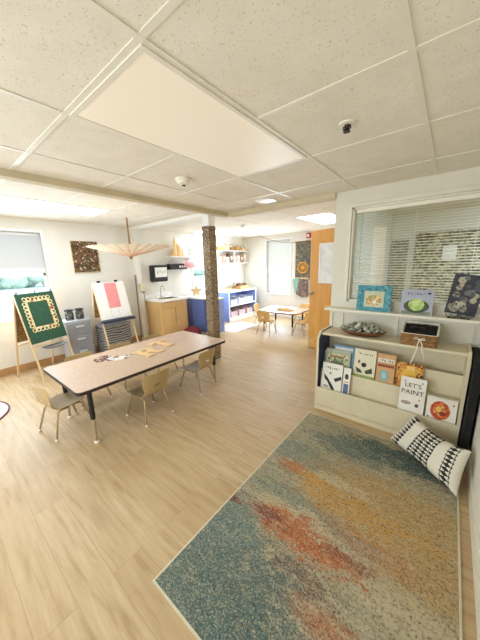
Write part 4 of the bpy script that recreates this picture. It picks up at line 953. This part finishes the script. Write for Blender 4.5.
def ring(w, d, r, z0, z1, t):
    mb = MB(); o1 = rrect(w, d, r); i1 = rrect(w-2*t, d-2*t, max(r-t, .005)); n = len(o1)
    A = [mb.bm.verts.new((*p, z0)) for p in o1]; B = [mb.bm.verts.new((p[0]*1.06, p[1]*1.06, z1)) for p in o1]; C = [mb.bm.verts.new((p[0]*1.06, p[1]*1.06, z1)) for p in i1]; D = [mb.bm.verts.new((*p, z0+.004)) for p in i1]
    for k in range(n):
        k2 = (k+1) % n
        for P_, Q_ in ((A, B), (B, C), (C, D)): mb.bm.faces.new((P_[k], P_[k2], Q_[k2], Q_[k]))
    mb.bm.faces.new(A[::-1]); mb.bm.faces.new(D); return mb
def basketm():
    m, nt, b = new_mat('basket_weave'); v = objco(nt)
    br = N(nt, 'ShaderNodeTexBrick'); 
    for k, x in (('Scale', 1), ('Brick Width', .022), ('Row Height', .009), ('Mortar Size', .0012)): br.inputs[k].default_value = x
    br.inputs['Color1'].default_value = srgb(184, 142, 84); br.inputs['Color2'].default_value = srgb(140, 98, 54); br.inputs['Mortar'].default_value = srgb(70, 46, 26)
    s = N(nt, 'ShaderNodeSeparateXYZ'); c = N(nt, 'ShaderNodeCombineXYZ'); L(nt, v, s.inputs[0]); L(nt, mathn(nt, 'ADD', s.outputs[0], s.outputs[1]), c.inputs[0]); L(nt, s.outputs[2], c.inputs[1]); L(nt, c.outputs[0], br.inputs[0])
    L(nt, br.outputs[0], b.inputs['Base Color']); b.inputs['Roughness'].default_value = .8; bump(nt, b, br.outputs[1], .5, .003); return m
ring(.255, .235, .03, 0, .105, .008).build('basket_body', basketm(), kb)
lin = plain('linen', (236, 230, 214), .9, .03, 30, bmp=.3)
lq = ring(.262, .242, .034, .070, .118, .018)
for v_ in lq.bm.verts:
    if v_.co.z > .1: v_.co.z += (v_.co.y+.12)*.26-.008
lq.build('liner', lin, kb, subsurf=1)
lb_ = MB().prism(rrect(.232, .212, .02), .03, .104)
for v_ in lb_.bm.verts:
    if v_.co.z > .1: v_.co.z += (v_.co.y+.12)*.24-.008
lb_.build('liner_base', M['ink'], kb)
rb = MB().ball((.01, -.135, .066), .009, 2)
rb.tube([(.01, -.136, .068), (-.02, -.146, .085), (-.035, -.142, .07), (.01, -.136, .066)], .004, 5).tube([(.01, -.136, .068), (.04, -.146, .085), (.05, -.142, .068), (.01, -.136, .066)], .004, 5)
rb.tube([(.01, -.136, .066), (.0, -.140, .03), (-.005, -.145, -.03), (-.02, -.15, -.10), (-.035, -.15, -.15)], .0045, 6).tube([(.01, -.136, .066), (.03, -.140, .03), (.035, -.145, -.02), (.05, -.15, -.06), (.06, -.15, -.10)], .0045, 6)
rb.build('ribbon_tie', lin, kb, smooth=True)
for k, (dx, dy, a, col, lb) in enumerate([(-.045, .03, 10, (30, 28, 28), 'black sunglasses lying at the back of the lined basket'), (.05, .02, -30, (150, 112, 60), 'amber tinted sunglasses lying in the lined basket'), (-.01, -.04, 170, (44, 52, 60), 'dark blue grey sunglasses at the front of the lined basket')]):
    sg = empty('sunglasses', (-.15+dx, 2.675+dy, .8485+.122+(dy+.115)*.24+.004*k), math.radians(a), lb, 'sunglasses'); fm = plain('frame_%d' % k, (24, 22, 22), .3)
    s = MB()
    for s_ in (-1, 1): s.tube([(s_*.027+.02*math.cos(t_*PI/8), .014*math.sin(t_*PI/8), .004) for t_ in range(16)], .003, 6, closed=True)
    s.tube([(-.008, .004, .004), (0, .008, .006), (.008, .004, .004)], .003, 6); s.build('frame', fm, sg)
    for s_ in (-1, 1):
        MB().prism(ell(.018, .0125, s_*.027, 0, 16), .003, .005).build('lens', plain('lens_%d' % k, col, .15), sg)
        MB().tube([(s_*.047, .004, .004), (s_*.05, .03, .002), (s_*.03, .06, -.002)], .0025, 5).build('arm', fm, sg)

# ------------------------------------------------------------ on the ledge
LZ = 1.0855
teal = spotty('teal_cover', [(0, (74, 140, 158)), (.35, (92, 156, 170)), (.7, (62, 122, 144)), (.9, (120, 170, 176))], 40)
book('picture_book', 'teal blue picture book standing on the ledge under the interior window', -.705, -.405, 2.745, LZ, .25, teal, .02, 8, parts=[
    ('rect', (196, 200, 170), .22, .16, .80, .78, 0), ('ell', spotty('reef', [(0, (222, 208, 160)), (.5, (150, 160, 110)), (.75, (196, 150, 96))], 60), .5, .42, .25, .2, 1), ('ell', (240, 236, 220), .54, .36, .06, .07, 2), ('marks', (34, 92, 120), 8, .2, .8, .88, .06)])
book('picture_book', 'lavender picture book with pale green mound standing on the ledge', -.325, -.085, 2.745, LZ, .225, plain('cover_lavender', (170, 172, 190), .5, .06, 18), .014, 8, parts=[
    ('ell', (70, 84, 62), .5, .34, .40, .26, 0), ('ell', spotty('leaf_print', [(0, (176, 204, 110)), (.5, (150, 186, 90)), (.8, (206, 222, 150))], 70), .5, .40, .25, .24, 1), ('ell', (206, 222, 150), .47, .46, .12, .12, 2), ('marks', (92, 92, 130), 7, .08, .75, .84, .1), ('ell', (60, 60, 74), .86, .86, .06, .04, 1), ('rect', (120, 130, 100), .05, .02, .95, .14, 0)])
pf = empty('art_canvas', (.095, 2.748, LZ+.034), label='dark canvas with pale flowers standing in a wire stand on the ledge', cat='artwork'); pf.rotation_euler = (-math.radians(12), math.radians(7), 0)
MB().box(-.10, .10, 0, .012, 0, .33).build('panel', plain('dark_canvas', (62, 62, 72), .7, .15, 30), pf, bevel=.001)
random.seed(21)
fl_ = [(random.uniform(-.07, .07), random.uniform(.03, .30), random.uniform(.014, .034)) for _ in range(26)]
tones = [spotty('petals', [(0, (150, 148, 138)), (.4, (112, 112, 112)), (.65, (176, 168, 146)), (.85, (90, 92, 84))], 70), plain('grey_petal', (122, 122, 124), .7, .12, 40), plain('dark_petal', (86, 90, 96), .7, .12, 40), plain('cream_petal', (186, 178, 152), .7, .12, 40)]
for i, (x, z, r) in enumerate(fl_):
    fm_ = MB()
    for k in range(6): a = k*PI/3+i; fm_.prism(ell(r*.42, r*.42, x+r*.5*math.cos(a), z+r*.5*math.sin(a), 8), .0, .0008+.0001*(i % 5)+.00005*k, mx=Matrix.Rotation(PI/2, 4, 'X'))
    fm_.build('painted_flower', tones[(i*7) % 4], pf)
sd_ = empty('wire_stand', (.095, 2.742, LZ), label='curled black wire display stand holding the dark canvas', cat='stand')
for s_ in (-1, 1):
    pts = [(s_*.005, -.012, .035), (s_*.02, -.02, .012), (s_*.05, -.024, .005), (s_*.082, -.024, .022), (s_*.085, -.024, .05), (s_*.062, -.024, .062), (s_*.044, -.024, .045), (s_*.052, -.024, .028), (s_*.066, -.024, .036)]
    MB().tube(pts, .003, 6).tube([(s_*.07, -.02, .004), (s_*.07, .03, .004), (s_*.04, .07, .004)], .003, 6).build('scroll', M['black'], sd_)
MB().tube([(-.07, -.02, .004), (.07, -.02, .004)], .003, 6).build('front_bar', M['black'], sd_)
MB().tube([(0, .07, .003), (0, .075, .08), (0, .07, .16)], .003, 6).tube([(-.04, .07, .004), (.04, .07, .004)], .003, 6).build('back_prop', M['black'], sd_)

# ------------------------------------------------------------ outside the windows
gd = box(-44, XL-.3, -30, 40, -.6, -.5).build('exterior_ground', plain('pavement', (186, 194, 202), .9)); gd['kind'] = 'structure'
gd = box(XL-.29, 6, YB+.3, 40, -.6, -.5).build('exterior_ground', plain('pavement', (186, 194, 202), .9)); gd['kind'] = 'structure'
hd = MB()
for k in range(70):
    hd.ball((-37+random.uniform(-1, 1), -8+k*.62, random.uniform(.2, 1.3)), random.uniform(.9, 1.2), 2)
o = hd.build('hedge', spotty('hedge_leaves', [(0, (196, 206, 184)), (.4, (206, 214, 196)), (.7, (178, 194, 166))], 3)); tag(o, 'pale green hedge far outside the big window', 'hedge', kind='stuff')

# ------------------------------------------------------------ light
wd = bpy.data.worlds.new('World'); SC.world = wd; wd.use_nodes = True
bg = wd.node_tree.nodes['Background']; bg.inputs[0].default_value = (.86, .94, 1, 1); bg.inputs[1].default_value = 3.2
def area(name, loc, rot, sx, sy, e, col=(1, 1, 1)):
    l = bpy.data.lights.new(name, 'AREA'); l.shape = 'RECTANGLE'; l.size = sx; l.size_y = sy; l.energy = e; l.color = col
    o = bpy.data.objects.new(name, l); COL.objects.link(o); o.location = loc; o.rotation_euler = rot; return o
cool = (.86, .93, 1)
area('window_daylight', (XL+.03, .8, 1.2), (0, -PI/2, 0), .6, 1.0, 40, cool)
area('window_daylight', (-3.88, YB-.03, 1.1), (-PI/2, 0, 0), .7, .7, 46, cool)
area('window_daylight', (XL+.03, 4.75, 1.15), (0, -PI/2, 0), .5, .5, 12, cool)
area('added_fill_behind', (-2.1, YN+.03, 1.35), (PI/2, 0, 0), 2.6, 1.3, 58, (.9, .95, 1))  # added fill lamp in front of the closed near wall, no window there

# ------------------------------------------------------------ camera
f = 258.127; yaw, pitch, roll = math.radians(39.0156), math.radians(12.462), math.radians(1.5178)
F = Vector((-math.sin(yaw)*math.cos(pitch), math.cos(yaw)*math.cos(pitch), -math.sin(pitch))); R = Vector((math.cos(yaw), math.sin(yaw), 0)); Dn = F.cross(R)
R2 = R*math.cos(roll)+Dn*math.sin(roll); D2 = -R*math.sin(roll)+Dn*math.cos(roll)
cam = bpy.data.cameras.new('camera'); co = bpy.data.objects.new('camera', cam); COL.objects.link(co)
U = -D2; B = -F
co.matrix_world = Matrix(((R2.x, U.x, B.x, 0), (R2.y, U.y, B.y, 0), (R2.z, U.z, B.z, 1.58), (0, 0, 0, 1)))
cam.sensor_fit = 'HORIZONTAL'; cam.sensor_width = 36; cam.lens = 36*f/480; cam.clip_start = .02
SC.camera = co
SC.view_settings.view_transform = 'Standard'; SC.view_settings.look = 'None'; SC.view_settings.exposure = .2; SC.view_settings.use_white_balance = True; SC.view_settings.white_balance_temperature = 6050; SC.view_settings.white_balance_tint = 8; SC.view_settings.gamma = 1
SC.cycles.max_bounces = 10; SC.cycles.diffuse_bounces = 6; SC.cycles.transparent_max_bounces = 24
